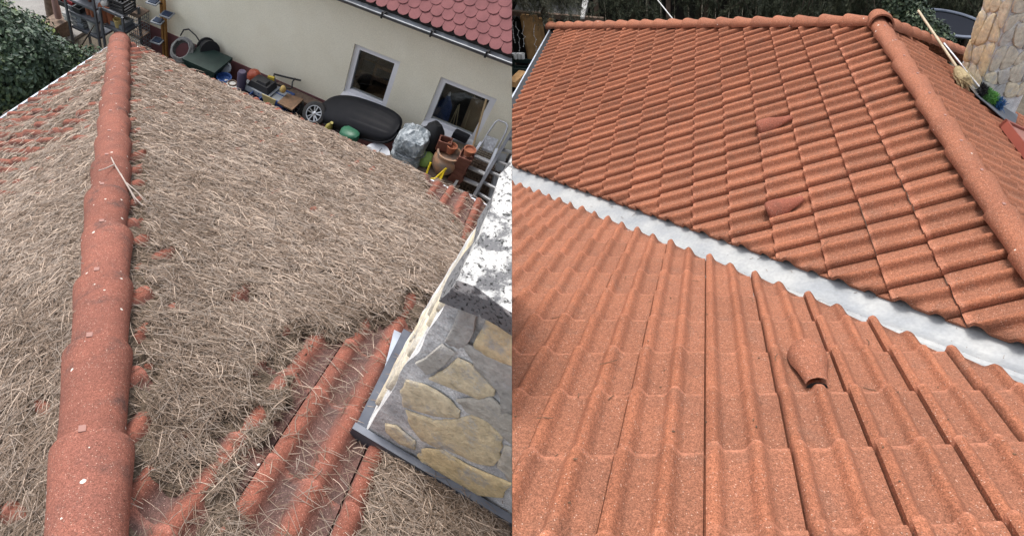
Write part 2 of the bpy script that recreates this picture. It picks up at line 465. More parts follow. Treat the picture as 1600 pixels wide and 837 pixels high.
hp = np.array([-0.53833959, 0.26088364, -1.51616952])
L1 = Slope(GL, (.118, .556, hp[2] - TP * (.556 - hp[1]) - .006), (.256, 0, 0), (0, .353, -.353 * TP), hk=.135, t=.10, pf=prof_wide)
def onL1(x, y):
    w, v = L1.at(x, y); return L1.pt(w, v)
Ha = onL1(146, 700); Hb = onL1(188, 66)
hk2 = (Hb[2] - Ha[2]) / (Hb[0] - Ha[0])
XE = Hb[0] - .02
L2 = Slope(GL, (XE, Hb[1], Hb[2] + hk2 * (XE - Hb[0])), (0, .256, 0), (-.353, 0, -.353 * hk2), hk=.135, t=.10, pf=prof_wide)
hdir = Hb - Ha
def hip_wv(S, t):
    p = Ha + hdir * t
    k = np.linalg.solve(np.column_stack([S.A, S.D, S.N]), p - S.P0); return (k[0], k[1])

roof = thing('tiled_roof', GL, (0, 2.5, ZG), 'old red tiled hip roof smothered in brown pine needles', 'roof')
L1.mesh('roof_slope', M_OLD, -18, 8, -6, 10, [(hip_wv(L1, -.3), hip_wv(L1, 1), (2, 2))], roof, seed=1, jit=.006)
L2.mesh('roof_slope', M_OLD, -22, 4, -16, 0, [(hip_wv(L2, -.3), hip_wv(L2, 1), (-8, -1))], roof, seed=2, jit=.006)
# eave trims and the body of the small house below
ye = L1.pt(0, 10)[1]; ze = L1.pt(0, 10)[2]
MB().beam((Hb[0] - .0, ye + .01, ze - .045), (3.0, ye + .01, ze - .045), .03, .05).build('gutter', m_zinc, GL, roof)
MB().beam((XE - .035, -4, Hb[2] - .03), (XE - .035, Hb[1] + .08, Hb[2] - .03), .018, .04).build('gutter', m_zinc, GL, roof)
m_render = mat('pale render', (.5, .47, .4), (.44, .41, .35), nscale=3, rough=.9, bump=.003, bscale=80)
MB().box(((XE + .3 + 3.0) / 2, ye - .3 - 2.4, (ZG + ze - .12) / 2), (3.0 - XE - .3, 4.8, ze - .12 - ZG)).build('house_wall', m_render, GL, roof)

# hip tiles
def hip_t(y):   # distance along the hip from Ha whose picture row is y
    lo, hi = -.6, 1.2
    for _ in range(50):
        m_ = (lo + hi) / 2
        if GL.px(Ha + hdir * m_ + np.array([0, 0, .09]))[1] > y: lo = m_
        else: hi = m_
    return lo * np.linalg.norm(hdir)
t0, t4 = hip_t(690), hip_t(296); step = (t4 - t0) / 4
hipL = np.linalg.norm(hdir)
js = [t0 + step * k for k in range(-3, 40) if t0 + step * k < hipL + .02]
js[-1] = hipL - .04
base = Ha; far = Ha + hdir * 1.1
cap_row(GL, base, far, js, 'hip_tile', M_OLDCAP, roof, .112, .092, hk=.80, clipm=m_clip, lift=.012)
# rounded end of the hip
e0 = Ha + hdir / hipL * js[-1]
dd = nz(hdir); MB().lathe(e0 - dd * .01 + np.array([0, 0, .0]), [(.112, 0), (.108, .02), (.08, .045), (.03, .06)], 20, axis=dd).build('hip_end', M_OLDCAP, GL, roof, smooth=180)

# ------------------------------------------------------------------ where the tiles show through the needles (picture outlines on the roof)
BARE = [
 [(600, 500), (644, 524), (606, 596), (570, 664), (600, 712), (574, 756), (572, 800), (572, 842), (376, 842), (384, 806), (366, 742), (412, 690), (446, 640), (466, 580), (488, 535), (530, 540), (570, 515)],
 [(652, 276), (790, 328), (770, 352), (757, 392), (742, 380), (722, 352), (706, 342), (690, 328), (668, 316)],
 [(196, 66), (240, 84), (232, 92), (206, 84)],
 [(212, 770), (262, 760), (300, 780), (330, 842), (212, 842)],
]
PEEK = [(450, 555, 20, 34), (474, 532, 10, 14), (415, 592, 20, 28), (382, 470, 21, 13), (548, 262, 5, 5), (552, 258, 9, 6), (578, 266, 11, 5), (634, 482, 12, 20), (655, 500, 14, 24), (690, 462, 12, 20), (672, 500, 14, 30), (640, 505, 20, 20), (697, 357, 8, 6), (232, 592, 20, 24), (352, 678, 24, 22), (395, 655, 20, 20), (230, 385, 12, 7),
        (230, 388, 14, 8), (228, 470, 20, 10), (252, 404, 22, 8), (214, 248, 6, 5), (218, 272, 10, 5), (225, 292, 10, 5), (219, 355, 14, 8), (214, 214, 6, 4), (212, 190, 5, 3), (224, 540, 16, 16),
        (240, 600, 16, 12), (262, 770, 24, 18), (312, 748, 24, 20), (345, 700, 18, 18), (374, 668, 12, 12), (300, 800, 24, 30), (345, 800, 16, 30), (222, 690, 12, 26), (218, 760, 12, 60), (400, 606, 14, 10),
        (725, 380, 6, 16), (748, 372, 8, 26), (700, 355, 4, 4), (22, 812, 26, 18), (62, 770, 12, 14), (75, 630, 10, 10), (14, 660, 6, 6), (55, 690, 8, 8), (25, 255, 8, 3), (55, 262, 9, 3), (28, 305, 6, 3), (70, 640, 12, 16)]
def inpoly(px, py, poly):
    r = np.zeros(px.shape, bool); n = len(poly); j = n - 1
    for i in range(n):
        xi, yi = poly[i]; xj, yj = poly[j]
        c = ((yi > py) != (yj > py)) & (px < (xj - xi) * (py - yi) / (yj - yi + 1e-9) + xi)
        r ^= c; j = i
    return r
def n2(x, y, s, seed=0):
    """cheap smooth value noise on arrays, -1..1"""
    x = x * s + seed * 17.3; y = y * s + seed * 9.1
    xi, yi = np.floor(x), np.floor(y); fx, fy = x - xi, y - yi
    fx = fx * fx * (3 - 2 * fx); fy = fy * fy * (3 - 2 * fy)
    h = lambda a_, b_: (np.sin(a_ * 127.1 + b_ * 311.7 + seed) * 43758.5453) % 1.0
    return ((h(xi, yi) * (1 - fx) + h(xi + 1, yi) * fx) * (1 - fy) + (h(xi, yi + 1) * (1 - fx) + h(xi + 1, yi + 1) * fx) * fy) * 2 - 1
def depth_of_needles(S, w, v):
    """thickness of the needle mat over the slope S at (w,v)"""
    P = S.pt(w, v); px, py = GL.px(P)
    X, Y = P[:, 0], P[:, 1] if S is L1 else P[:, 1]
    pxn = px + 7 * n2(px, py, .06, 3) + 3 * n2(px, py, .2, 4); pyn = py + 6 * n2(px, py, .07, 5) + 3 * n2(px, py, .2, 6)
    T = .048 + .014 * n2(X, Y, 1.7, 1) + .010 * n2(X, Y, 5, 2) + .006 * n2(X, Y, 14, 7)
    fz = np.clip((420 - py) / 260, 0, 1); T = T * (1 - .45 * fz)
    if S is L2:
        far = np.clip((330 - py + (70 - px) * .6) / 120, 0, 1)
        T = T * (1 - far) + far * (.008 + .012 * n2(X, Y, 5, 11) + .008 * n2(X, Y, 14, 12) + .016 * np.clip((px - 95) / 60 + n2(X, Y, 3, 13) * .5, 0, 1))
    else:
        near = np.clip((py - 560) / 200, 0, 1) * np.clip((470 - px) / 60, 0, 1)
        T = T - near * .016
        ed = np.clip((ye - P[:, 1]) / .12, 0, 1); T = T * (.35 + .65 * ed)
    if S is L1:
        dp = -(hdir[0] * (P[:, 1] - Ha[1]) - hdir[1] * (P[:, 0] - Ha[0])) / np.hypot(hdir[0], hdir[1])
        lim = .165 + .05 * n2(X, Y, 3.1, 41) + .03 * n2(X, Y, 9, 42)
        T = np.where(dp < lim, np.minimum(T, .016 + .012 * n2(X, Y, 8, 43)), T)
    b = np.zeros(len(w))
    if S is L1:
        for poly in BARE:
            for ox, oy in ((0, 0), (16, 6), (-16, -6), (6, -16), (-6, 16), (28, 12), (-28, -12), (12, -28), (-12, 28)):
                b = b + inpoly(pxn + ox * np.clip(py / 500, .2, 1), pyn + oy * np.clip(py / 500, .2, 1), poly) / 9.0
        b = np.clip(b * 1.6 - .25, 0, 1)
    for (cx, cy, rx, ry) in PEEK:
        q = ((pxn - cx) / rx) ** 2 + ((pyn - cy) / ry) ** 2
        T = np.where(q < 1.6, np.minimum(T, .009 + .03 * np.clip((q - .9) / .7, 0, 1)), T)
    return T * (1 - b) - b * .02, px, py
def bald(px, py):
    b = np.zeros(px.shape, bool); pxn = px + 5 * n2(px, py, .08, 3); pyn = py + 5 * n2(px, py, .08, 5)
    for poly in BARE: b |= inpoly(pxn, pyn, poly)
    for (cx, cy, rx, ry) in PEEK: b |= ((pxn - cx) / rx) ** 2 + ((pyn - cy) / ry) ** 2 < .95
    return b
# felted mat under the loose needles
m_mat = mat('matted brown needles', (.085, .062, .045), (.19, .145, .105), nscale=55, rough=.95, bump=.02, bscale=130, fine=.5, fscale=420, detail=8)
def build_mat(S, w0, w1, v0, v1, step, side_keep):
    ws = np.arange(w0, w1, step / .256); vs = np.arange(v0, v1 + 1e-6, step / .353)
    Wg, Vg = np.meshgrid(ws, vs); w = Wg.ravel(); v = Vg.ravel()
    T, px, py = depth_of_needles(S, w, v)
    T = T + rng.normal(0, .0035, len(T))
    T = np.where(T < .004, -.06, T - .004)
    P = S.pt(w, v, T / .256)
    nr, nc = Wg.shape; idx = np.arange(nr * nc).reshape(nr, nc)
    f = np.stack([idx[:-1, :-1].ravel(), idx[:-1, 1:].ravel(), idx[1:, 1:].ravel(), idx[1:, :-1].ravel()], 1)
    keep = (T[f] > -.03).any(1)
    # side of the hip and inside the eaves
    c = P[f].mean(1); rel = c - Ha
    crossz = hdir[0] * rel[:, 1] - hdir[1] * rel[:, 0]
    keep &= (crossz * side_keep > 0)
    return P, f[keep]
mb = MB(); P, f = build_mat(L1, -18, 5, -3, 10.0, .02, -1); mb.add(P, f.tolist())
P, f = build_mat(L2, -18, 1, -14, 0, .022, 1); mb.add(P, f.tolist())
tag(mb.build('needle_mat', m_mat, GL, smooth=180, fill=False, fix=False), 'dense brown mat of fallen pine needles covering the old roof', 'needle mat', kind='stuff')

# loose needles
def needle_pts(S, n, w0, w1, v0, v1, side_keep, prob):
    w = rng.uniform(w0, w1, n); v = rng.uniform(v0, v1, n)
    T, px, py = depth_of_needles(S, w, v)
    P = S.pt(w, v); rel = P - Ha
    crossz = hdir[0] * rel[:, 1] - hdir[1] * rel[:, 0]
    P2_ = P @ GL.M; z = P2_[:, 2]
    ok = (crossz * side_keep > 0) & (px > -420) & (px < 1000) & (py > 20) & (py < 900) & (z > .3)
    dn = np.clip(T / .02, 0, 1); dn = np.where(T < .002, prob, np.maximum(dn, .12)); hh = S.hgt(w, v) * .256; dn = np.where((T < hh + .001) & (hh > .008), np.minimum(dn, .10), dn)
    dens = np.clip((2.6 / np.maximum(z, .8)) ** 1.2, .35, 2.2) / 2.2
    ok &= rng.random(n) < dn * dens
    return P[ok], np.maximum(T[ok], .004 + np.maximum(0, S.hgt(w[ok], v[ok])) * .256), z[ok], px[ok], py[ok], w[ok], v[ok]
def make_needles(S, n, w0, w1, v0, v1, sk, prob=.13):
    P, T, z, px, py, w, v = needle_pts(S, n, w0, w1, v0, v1, sk, prob)
    k = len(P)
    e1 = nz(S.A); e2 = nz(S.D); e3 = nz(S.N)
    # drift: needles lie roughly in swirls
    sw = n2(P[:, 0], P[:, 1], 1.6, 21) * 1.5
    an = sw + rng.normal(0, 1.0, k) + (0.7 if S is L1 else 2.2)
    an = np.where(rng.random(k) < .6, rng.uniform(0, 6.28, k), an)
    Ln = rng.uniform(.045, .12, k) * (1 + .25 * (z > 3))
    Wd = rng.uniform(.00065, .0011, k) * np.clip(z / 1.5, 1, 3.2)
    rise = rng.normal(.01, .075, k)
    d0 = np.cos(an)[:, None] * e1 + np.sin(an)[:, None] * e2 + rise[:, None] * e3
    side = -np.sin(an)[:, None] * e1 + np.cos(an)[:, None] * e2
    curve = rng.normal(0, .13, k)
    base = P + e3 * (T + rng.exponential(.006, k) - .002)[:, None]
    base = base - d0 * (Ln * .5)[:, None]
    pts = []
    for t in (0, .35, .7, 1.0):
        pts.append(base + d0 * (Ln * t)[:, None] + side * (Ln * curve * (t - .5) ** 2 * 2)[:, None] + e3 * ((-.35 * (t - .5) ** 2 * Ln * rng.random(k)))[:, None])
    tone = np.clip(.52 + .07 * n2(P[:, 0], P[:, 1], .8, 31) + .09 * n2(P[:, 0], P[:, 1], 3.5, 32) + .07 * n2(P[:, 0], P[:, 1], 9, 33) + rng.normal(0, .27, k), 0, 1)
    b0, b1 = bald(*GL.px(pts[0])), bald(*GL.px(pts[-1]))
    ok = ~((b0 | b1 | bald(*GL.px(pts[1]))) & (rng.random(k) < .62))
    if S is L1:
        for i in (0, -1):
            Q = pts[i]; dp = -(hdir[0] * (Q[:, 1] - Ha[1]) - hdir[1] * (Q[:, 0] - Ha[0])) / np.hypot(hdir[0], hdir[1])
            ok &= ~((dp < .15 + .05 * n2(Q[:, 0], Q[:, 1], 3.1, 41)) & (rng.random(k) < .6))
    return [p[ok] for p in pts], side[ok], e3, Wd[ok], tone[ok]
def needles_object(sets):
    VV = []; FF = []; TT = []; off = 0
    for pts, side, e3, Wd, tone in sets:
        k = len(Wd); rings = []
        for i, p in enumerate(pts):
            wv_ = Wd * (1.0, 1.0, .9, .25)[i]
            rings += [p + side * wv_[:, None], p + e3 * (wv_ * 1.3)[:, None], p - side * wv_[:, None]]
        V = np.stack(rings, 1)             # k,12,3
        VV.append(V.reshape(-1, 3)); TT.append(np.repeat(tone, 12))
        b0 = (np.arange(k) * 12 + off)[:, None]; fl = []
        for i in range(3):
            for j in range(3):
                if j == 2: continue        # the side lying on the roof
                a_, b_ = i * 3 + j, i * 3 + j + 1
                fl.append(np.concatenate([b0 + a_, b0 + b_, b0 + b_ + 3, b0 + a_ + 3], 1))
        FF.append(np.concatenate(fl, 0)); off += k * 12
    V = np.vstack(VV); Fa = np.vstack(FF); T = np.concatenate(TT)
    Wp = GL.w(V)
    good = (Wp[Fa][:, :, 0] < -.001).all(1); Fa = Fa[good]
    me = bpy.data.meshes.new('loose_pine_needles')
    o0 = np.array(GL.w((0, 2.5, ZG)))
    me.vertices.add(len(V)); me.vertices.foreach_set('co', (Wp - o0).ravel())
    me.loops.add(Fa.size); me.loops.foreach_set('vertex_index', Fa.ravel().astype(np.int32))
    me.polygons.add(len(Fa)); me.polygons.foreach_set('loop_start', np.arange(0, Fa.size, 4, dtype=np.int32))
    me.update(calc_edges=True)
    A_ = me.attributes.new('tone', 'FLOAT', 'POINT'); A_.data.foreach_set('value', T.astype(np.float32))
    m = bpy.data.materials.new('dry pine needle'); m.use_nodes = True; t = m.node_tree
    b = t.nodes['Principled BSDF']; b.inputs['Roughness'].default_value = .7; b.inputs['Specular IOR Level'].default_value = .25
    at = t.nodes.new('ShaderNodeAttribute'); at.attribute_name = 'tone'
    r = t.nodes.new('ShaderNodeValToRGB'); cr = r.color_ramp
    cr.elements[0].position = 0; cr.elements[0].color = (.085, .06, .042, 1)
    cr.elements[1].position = 1; cr.elements[1].color = (.51, .40, .315, 1)
    e = cr.elements.new(.45); e.color = (.222, .160, .118, 1)
    e = cr.elements.new(.75); e.color = (.27, .225, .19, 1)
    t.links.new(at.outputs['Fac'], r.inputs[0]); t.links.new(r.outputs[0], b.inputs['Base Color'])
    me.materials.append(m)
    o = bpy.data.objects.new('loose_pine_needles', me); col.objects.link(o); o.location = o0
    return tag(o, 'loose straw coloured pine needles strewn over the old roof', 'pine needles', kind='stuff')
needles_object([make_needles(L1, 700000, -18, 5, -2.5, 9.95, -1), make_needles(L2, 480000, -17, 1, -13, -.12, 1, .05)])

# twig on the hip
q = lambda x, y, dz=.1: onL1(x, y) + np.array([0, 0, dz])
tw = thing('twig', GL, q(185, 285), 'thin forked grey twig lying across the hip tiles of the old roof', 'twig')
m_twig = mat('grey twig', (.42, .36, .32), rough=.8)
MB().tube([q(178, 272, .12), q(183, 282, .115), q(200, 305, .08), q(212, 320, .05), q(225, 335, .06)], [.003, .004, .005, .005, .003], 6).tube([q(183, 282, .115), q(170, 290, .12), q(160, 296, .13)], [.004, .003, .002], 6).tube([q(200, 303, .08), q(215, 312, .06), q(232, 330, .07)], [.004, .003, .002], 6).tube([q(192, 293, .1), q(205, 312, .07), q(214, 330, .06)], [.003, .003, .002], 6).build('stem', m_twig, GL, tw, smooth=180)
# bare strands near the flashing
# ------------------------------------------------------------------ stone chimney on the old roof
m_stone = None
def stone_mat(name, a_, b_, c_, white=0):
    m = bpy.data.materials.new(name); m.use_nodes = True; t = m.node_tree; n = t.nodes; l = t.links
    b = n['Principled BSDF']; b.inputs['Roughness'].default_value = .9; b.inputs['Specular IOR Level'].default_value = .15
    tc = n.new('ShaderNodeTexCoord').outputs['Object']
    at = n.new('ShaderNodeAttribute'); at.attribute_name = 'tone'
    r = n.new('ShaderNodeValToRGB'); r.color_ramp.elements[0].color = (*a_, 1); r.color_ramp.elements[1].color = (*c_, 1)
    e = r.color_ramp.elements.new(.5); e.color = (*b_, 1)
    l.new(at.outputs['Fac'], r.inputs[0])
    N1 = n.new('ShaderNodeTexNoise'); N1.inputs['Scale'].default_value = 22; N1.inputs['Detail'].default_value = 8; N1.inputs['Roughness'].default_value = .7
    l.new(tc, N1.inputs['Vector'])
    mr = n.new('ShaderNodeMapRange'); mr.inputs[1].default_value = .3; mr.inputs[2].default_value = .7; mr.inputs[3].default_value = .68; mr.inputs[4].default_value = 1.25
    l.new(N1.outputs['Fac'], mr.inputs[0])
    vm = n.new('ShaderNodeVectorMath'); vm.operation = 'SCALE'; l.new(r.outputs[0], vm.inputs[0]); l.new(mr.outputs[0], vm.inputs['Scale'])
    N2 = n.new('ShaderNodeTexNoise'); N2.inputs['Scale'].default_value = 9; N2.inputs['Detail'].default_value = 9; N2.inputs['Roughness'].default_value = .75; l.new(tc, N2.inputs['Vector'])
    m2 = n.new('ShaderNodeMapRange'); m2.inputs[1].default_value = .52; m2.inputs[2].default_value = .64; m2.inputs[3].default_value = 0; m2.inputs[4].default_value = .8; l.new(N2.outputs['Fac'], m2.inputs[0])
    mx = n.new('ShaderNodeMix'); mx.data_type = 'RGBA'; l.new(m2.outputs[0], mx.inputs[0]); l.new(vm.outputs[0], mx.inputs[6]); mx.inputs[7].default_value = (.50, .49, .48, 1)
    l.new(mx.outputs[2], b.inputs['Base Color'])
    bp = n.new('ShaderNodeBump'); bp.inputs['Distance'].default_value = .022; bp.inputs['Strength'].default_value = .9
    l.new(N1.outputs['Fac'], bp.inputs['Height']); l.new(bp.outputs[0], b.inputs['Normal'])
    return m
m_stone = stone_mat('quarried stone', (.42, .425, .43), (.78, .67, .48), (.80, .62, .34))
def lumpy(mb, amp, s, seed=0):
    for k, V in enumerate(mb.v):
        mb.v[k] = V + np.array([[noise.noise(p * s + np.array([seed, 0, 0])) * amp, noise.noise(p * s + np.array([0, seed + 5, 0])) * amp, noise.noise(p * s + np.array([9, 0, seed])) * amp] for p in V])
    return mb
def slab(x0, x1, y0, y1, z0, z1, n=(24, 14, 4), mb=None):
    """a box whose faces are subdivided, for rough masonry"""
    mb = mb or MB()
    def grid(o, u, v, nu, nv):
        P = [np.array(o) + np.array(u) * i / nu + np.array(v) * j / nv for j in range(nv + 1) for i in range(nu + 1)]
        F = [(j * (nu + 1) + i, j * (nu + 1) + i + 1, (j + 1) * (nu + 1) + i + 1, (j + 1) * (nu + 1) + i) for j in range(nv) for i in range(nu)]
        mb.add(P, F)
    X, Y, Z = x1 - x0, y1 - y0, z1 - z0
    grid((x0, y0, z0), (X, 0, 0), (0, 0, Z), n[0], n[2]); grid((x1, y1, z0), (-X, 0, 0), (0, 0, Z), n[0], n[2])
    grid((x0, y1, z0), (0, -Y, 0), (0, 0, Z), n[1], n[2]); grid((x1, y0, z0), (0, Y, 0), (0, 0, Z), n[1], n[2])
    grid((x0, y0, z1), (X, 0, 0), (0, Y, 0), n[0], n[1]); grid((x0, y0, z0), (X, 0, 0), (0, Y, 0), n[0], n[1])
    return mb
ch = thing('stone_chimney', GL, (.4, 1.1, -1.9), 'squat chimney of yellow and grey stones with white lichened cap on the old roof', 'chimney')
c0 = onL1(566, 678); CY = c0[1]; CX = c0[0]; CYB = onL1(632, 540)[1]
zt = GL.onY(724, 464, CY)[2]
slab(CX, 1.6, CY, CYB, -2.3, zt, (50, 16, 40)).build('masonry', m_mortar, GL, ch, smooth=60) if False else lumpy(slab(CX, 1.5, CY, CYB, -2.25, zt, (50, 16, 40)), .012, 9).build('masonry', m_mortar, GL, ch, smooth=60)
def cap_material():
    m = bpy.data.materials.new('lichened concrete'); m.use_nodes = True; t = m.node_tree; n = t.nodes; l = t.links
    b = n['Principled BSDF']; b.inputs['Roughness'].default_value = .95
    tc = n.new('ShaderNodeTexCoord').outputs['Object']
    def N(s, dt=6, r=.65):
        x = n.new('ShaderNodeTexNoise'); x.inputs['Scale'].default_value = s; x.inputs['Detail'].default_value = dt; x.inputs['Roughness'].default_value = r; l.new(tc, x.inputs['Vector']); return x.outputs['Fac']
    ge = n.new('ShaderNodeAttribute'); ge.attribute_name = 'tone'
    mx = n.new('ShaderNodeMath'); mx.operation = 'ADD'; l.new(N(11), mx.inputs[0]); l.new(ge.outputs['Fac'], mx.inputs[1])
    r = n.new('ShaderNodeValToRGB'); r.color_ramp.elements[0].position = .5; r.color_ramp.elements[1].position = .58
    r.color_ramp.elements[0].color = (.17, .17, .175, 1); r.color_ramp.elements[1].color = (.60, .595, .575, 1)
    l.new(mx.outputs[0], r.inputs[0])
    r2 = n.new('ShaderNodeValToRGB'); r2.color_ramp.elements[0].position = .36; r2.color_ramp.elements[1].position = .47
    r2.color_ramp.elements[0].color = (.10, .10, .10, 1); r2.color_ramp.elements[1].color = (1, 1, 1, 1)
    l.new(N(75, 4), r2.inputs[0])
    mm = n.new('ShaderNodeMix'); mm.data_type = 'RGBA'; mm.blend_type = 'MULTIPLY'; mm.inputs[0].default_value = 1
    l.new(r.outputs[0], mm.inputs[6]); l.new(r2.outputs[0], mm.inputs[7]); l.new(mm.outputs[2], b.inputs['Base Color'])
    bp = n.new('ShaderNodeBump'); bp.inputs['Distance'].default_value = .012; l.new(N(40), bp.inputs['Height']); l.new(bp.outputs[0], b.inputs['Normal'])
    return m
m_cap = cap_material()
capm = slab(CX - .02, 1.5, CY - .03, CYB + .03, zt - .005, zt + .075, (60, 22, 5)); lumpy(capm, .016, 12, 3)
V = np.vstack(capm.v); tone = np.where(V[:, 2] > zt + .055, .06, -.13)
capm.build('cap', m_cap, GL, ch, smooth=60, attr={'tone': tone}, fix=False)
# lead apron and flashing
zf = lambda y: L1.pt(0, (y - .556) / .353)[2]
fl = MB().box((.75 + CX - .09, CY - .022, zf(CY) + .04), (1.40, .025, .07)); fl.build('lead_apron', m_lead, GL, ch)
ft = MB(); ft.beam((CX - .015, CY - .02, zf(CY) + .02), (CX - .015, CYB + .05, zf(CYB) + .02), .035, .03); ft.build('side_flashing', m_lead, GL, ch)
fz = MB(); fz.prism([onL1(612, 522) + [0, 0, .035], onL1(640, 536) + [0, 0, .035], onL1(606, 598) + [0, 0, .035], onL1(592, 600) + [0, 0, .035]], (0, 0, .006)); fz.build('zinc_flashing', m_zinc, GL, ch)
ST = [
 ([(772, 484), (786, 505), (800, 517), (830, 560), (800, 566), (774, 556), (744, 540), (750, 524), (762, 502)], .78),
 ([(717, 562), (735, 571), (768, 602), (769, 612), (746, 618), (678, 590), (695, 579)], .62),
 ([(640, 596), (668, 603), (700, 625), (714, 640), (712, 647), (690, 648), (660, 640), (634, 632), (632, 612)], .60),
 ([(643, 643), (684, 659), (706, 658), (738, 649), (758, 659), (781, 682), (776, 702), (768, 719), (745, 719), (713, 702), (688, 697), (665, 685), (651, 667)], .72),
 ([(666, 705), (693, 704), (726, 725), (790, 752), (777, 769), (738, 767), (700, 742), (666, 724), (659, 712)], .92),
 ([(605, 662), (620, 665), (647, 687), (646, 698), (626, 690), (606, 673)], .6),
 ([(697, 530), (728, 472), (750, 482), (733, 530), (718, 540)], .1),
 ([(655, 565), (690, 540), (707, 552), (690, 572), (668, 582)], .15),
 ([(730, 540), (770, 560), (830, 590), (830, 640), (785, 640), (778, 606), (745, 572)], .12),
 ([(720, 625), (770, 622), (800, 650), (840, 690), (800, 690), (765, 655), (735, 642)], .2),
 ([(790, 700), (840, 720), (840, 800), (800, 770), (800, 750), (782, 728)], .25),
]
sm = MB(); tn = []
for poly, tone in ST:
    P = np.array([GL.onY(x, y, CY - .004) for x, y in poly]); P = P.mean(0) + (P - P.mean(0)) * 1.13; n0 = sm.n
    sm.stone(P, (0, -1, 0), .008, sharp=True); tn += [tone] * (sm.n - n0)
# left face stones
for z0 in np.arange(zf(CY) + .05, zt - .05, .13):
    for y0 in (CY + .03 + rng.uniform(-.01, .05), CY + .22 + rng.uniform(-.03, .03)):
        if y0 + .15 > CYB: continue
        j_ = rng.uniform(-.025, .025, 8)
        P = [(CX + .002, y0 + j_[0], z0 + j_[1]), (CX + .002, y0 + .15 + j_[2], z0 + .02 + j_[3]), (CX + .002, y0 + .16 + j_[4], z0 + .1 + j_[5]), (CX + .002, y0 + .01 + j_[6], z0 + .11 + j_[7])]
        n0 = sm.n; sm.stone(P, (-1, 0, 0), .014); tn += [rng.uniform(.1, .5)] * (sm.n - n0)
sm.build('stone_facing', m_stone, GL, ch, smooth=50, attr={'tone': tn}, fix=False)

# ================================================================== RIGHT GARDEN: cleaned roof
S1 = Slope(GR, GR_P1, -GR_A1, -GR_B1, hk=.15, t=.085)
S2 = Slope(GR, GR_P2, GR_A2, -GR_B2, hk=.13, t=.105)
vr = np.mean([S1.at(x, y)[1] for x, y in ((1385, 60), (1450, 160), (1535, 290), (1580, 372))])
wa = S1.at(1375, 38)[0]                      # apex
we = S1.at(868, 44)
ves = np.mean([S1.at(x, y)[1] for x, y in ((868, 46), (836, 108), (806, 168))])
print('ridge v', [S1.at(x, y) for x, y in ((1385, 60), (1450, 160), (1535, 290), (1580, 372))], 'apex w', wa, 'eave corner', we, 'eave', ves)
apex = S1.pt(wa, vr)
# valley line
nA, nB = S1.N, S2.N; vd = nz(np.cross(nA, nB)); vd = vd if vd[1] > 0 else -vd
Mx = np.array([nA, nB, vd]); v0 = np.linalg.solve(Mx, [nA @ S1.P0, nB @ S2.P0, vd @ S2.P0])
print('valley px', [tuple(np.round(GR.px(v0 + vd * t), 0)) for t in (-4, 0, 4, 8, 12)])
r_roof = thing('tiled_roof', GR, (0, 14, -14), 'clean orange terracotta hip roof with white valley and stone chimney', 'roof')
VE = int(round(ves))
S1.P0 = S1.P0 + S1.D * (ves - VE)     # a butt edge falls on the eave
ctr = S1.at(1200, 250)
cutA = [S1.at(800, 258), S1.at(1600, 538)]
w0_, w1_ = int(math.floor(S1.at(1600, 560)[0])) - 3, int(math.ceil(we[0])) + 2
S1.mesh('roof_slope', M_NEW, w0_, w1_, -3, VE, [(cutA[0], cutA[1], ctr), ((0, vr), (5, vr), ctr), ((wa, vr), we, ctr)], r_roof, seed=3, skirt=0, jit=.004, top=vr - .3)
c2_ = S2.at(1100, 700)
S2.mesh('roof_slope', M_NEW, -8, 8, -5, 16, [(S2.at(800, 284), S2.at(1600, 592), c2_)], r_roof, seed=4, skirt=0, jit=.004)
# far side of the ridge
mir = np.array([-1, 1, 1])
D3 = -GR_B1 * mir; D3[1] = -GR_B1[1]
S3 = Slope(GR, apex, GR_A1, D3, hk=.10, t=.09)
hipR = S3.at(1520, 92)
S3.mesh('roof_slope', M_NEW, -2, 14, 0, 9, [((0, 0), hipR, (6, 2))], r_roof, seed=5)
# slope facing away, between the two hips
hl = S1.pt(*we) - apex; hr = S3.pt(*hipR) - apex
N4 = nz(np.cross(hr, hl)); N4 = N4 if N4[2] > 0 else -N4
D4 = np.array([0, N4[2], -N4[1]]); D4 = nz(D4) * 1.1
S4 = Slope(GR, apex, nz(np.cross(N4, D4)) * -1.0 if np.cross(N4, D4)[0] < 0 else nz(np.cross(N4, D4)), D4)
def wv(S, p):
    k = np.linalg.solve(np.column_stack([S.A, S.D, S.N]), p - S.P0); return (k[0], k[1])
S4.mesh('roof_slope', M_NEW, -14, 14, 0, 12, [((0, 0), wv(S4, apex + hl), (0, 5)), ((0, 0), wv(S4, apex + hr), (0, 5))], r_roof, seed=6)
# ridge: near to far, the far end of each tile is the wide one
r0 = S1.pt(wa, vr); rd = nz(S1.pt(wa, vr) - S1.pt(wa - 1, vr)); up = np.array([0, 0, 1])
def row_t(p, dv, tgt, axis, lo, hi, dz):
    for _ in range(50):
        m_ = (lo + hi) / 2; q_ = GR.px(p + dv * m_ + np.array([0, 0, dz]))[axis]
        if (q_ > tgt): lo = m_
        else: hi = m_
    return lo
start = r0 - rd * 16
k1, k2 = row_t(start, rd, 268, 1, 0, 16, .3), row_t(start, rd, 117, 1, 0, 16, .3)
st = (k2 - k1) / 4.0
print('ridge tile length', st * .3)
jr = [k1 + st * k for k in range(-6, 12) if k1 + st * k < 15.9]
cap_row(GR, start, r0, jr + [16.05], 'ridge_tile', M_NEWCAP, r_roof, .37, .30, hk=.80, clipm=m_clip, lift=.05)
m_dark = mat('dark void', (.012, .012, .012), rough=1)
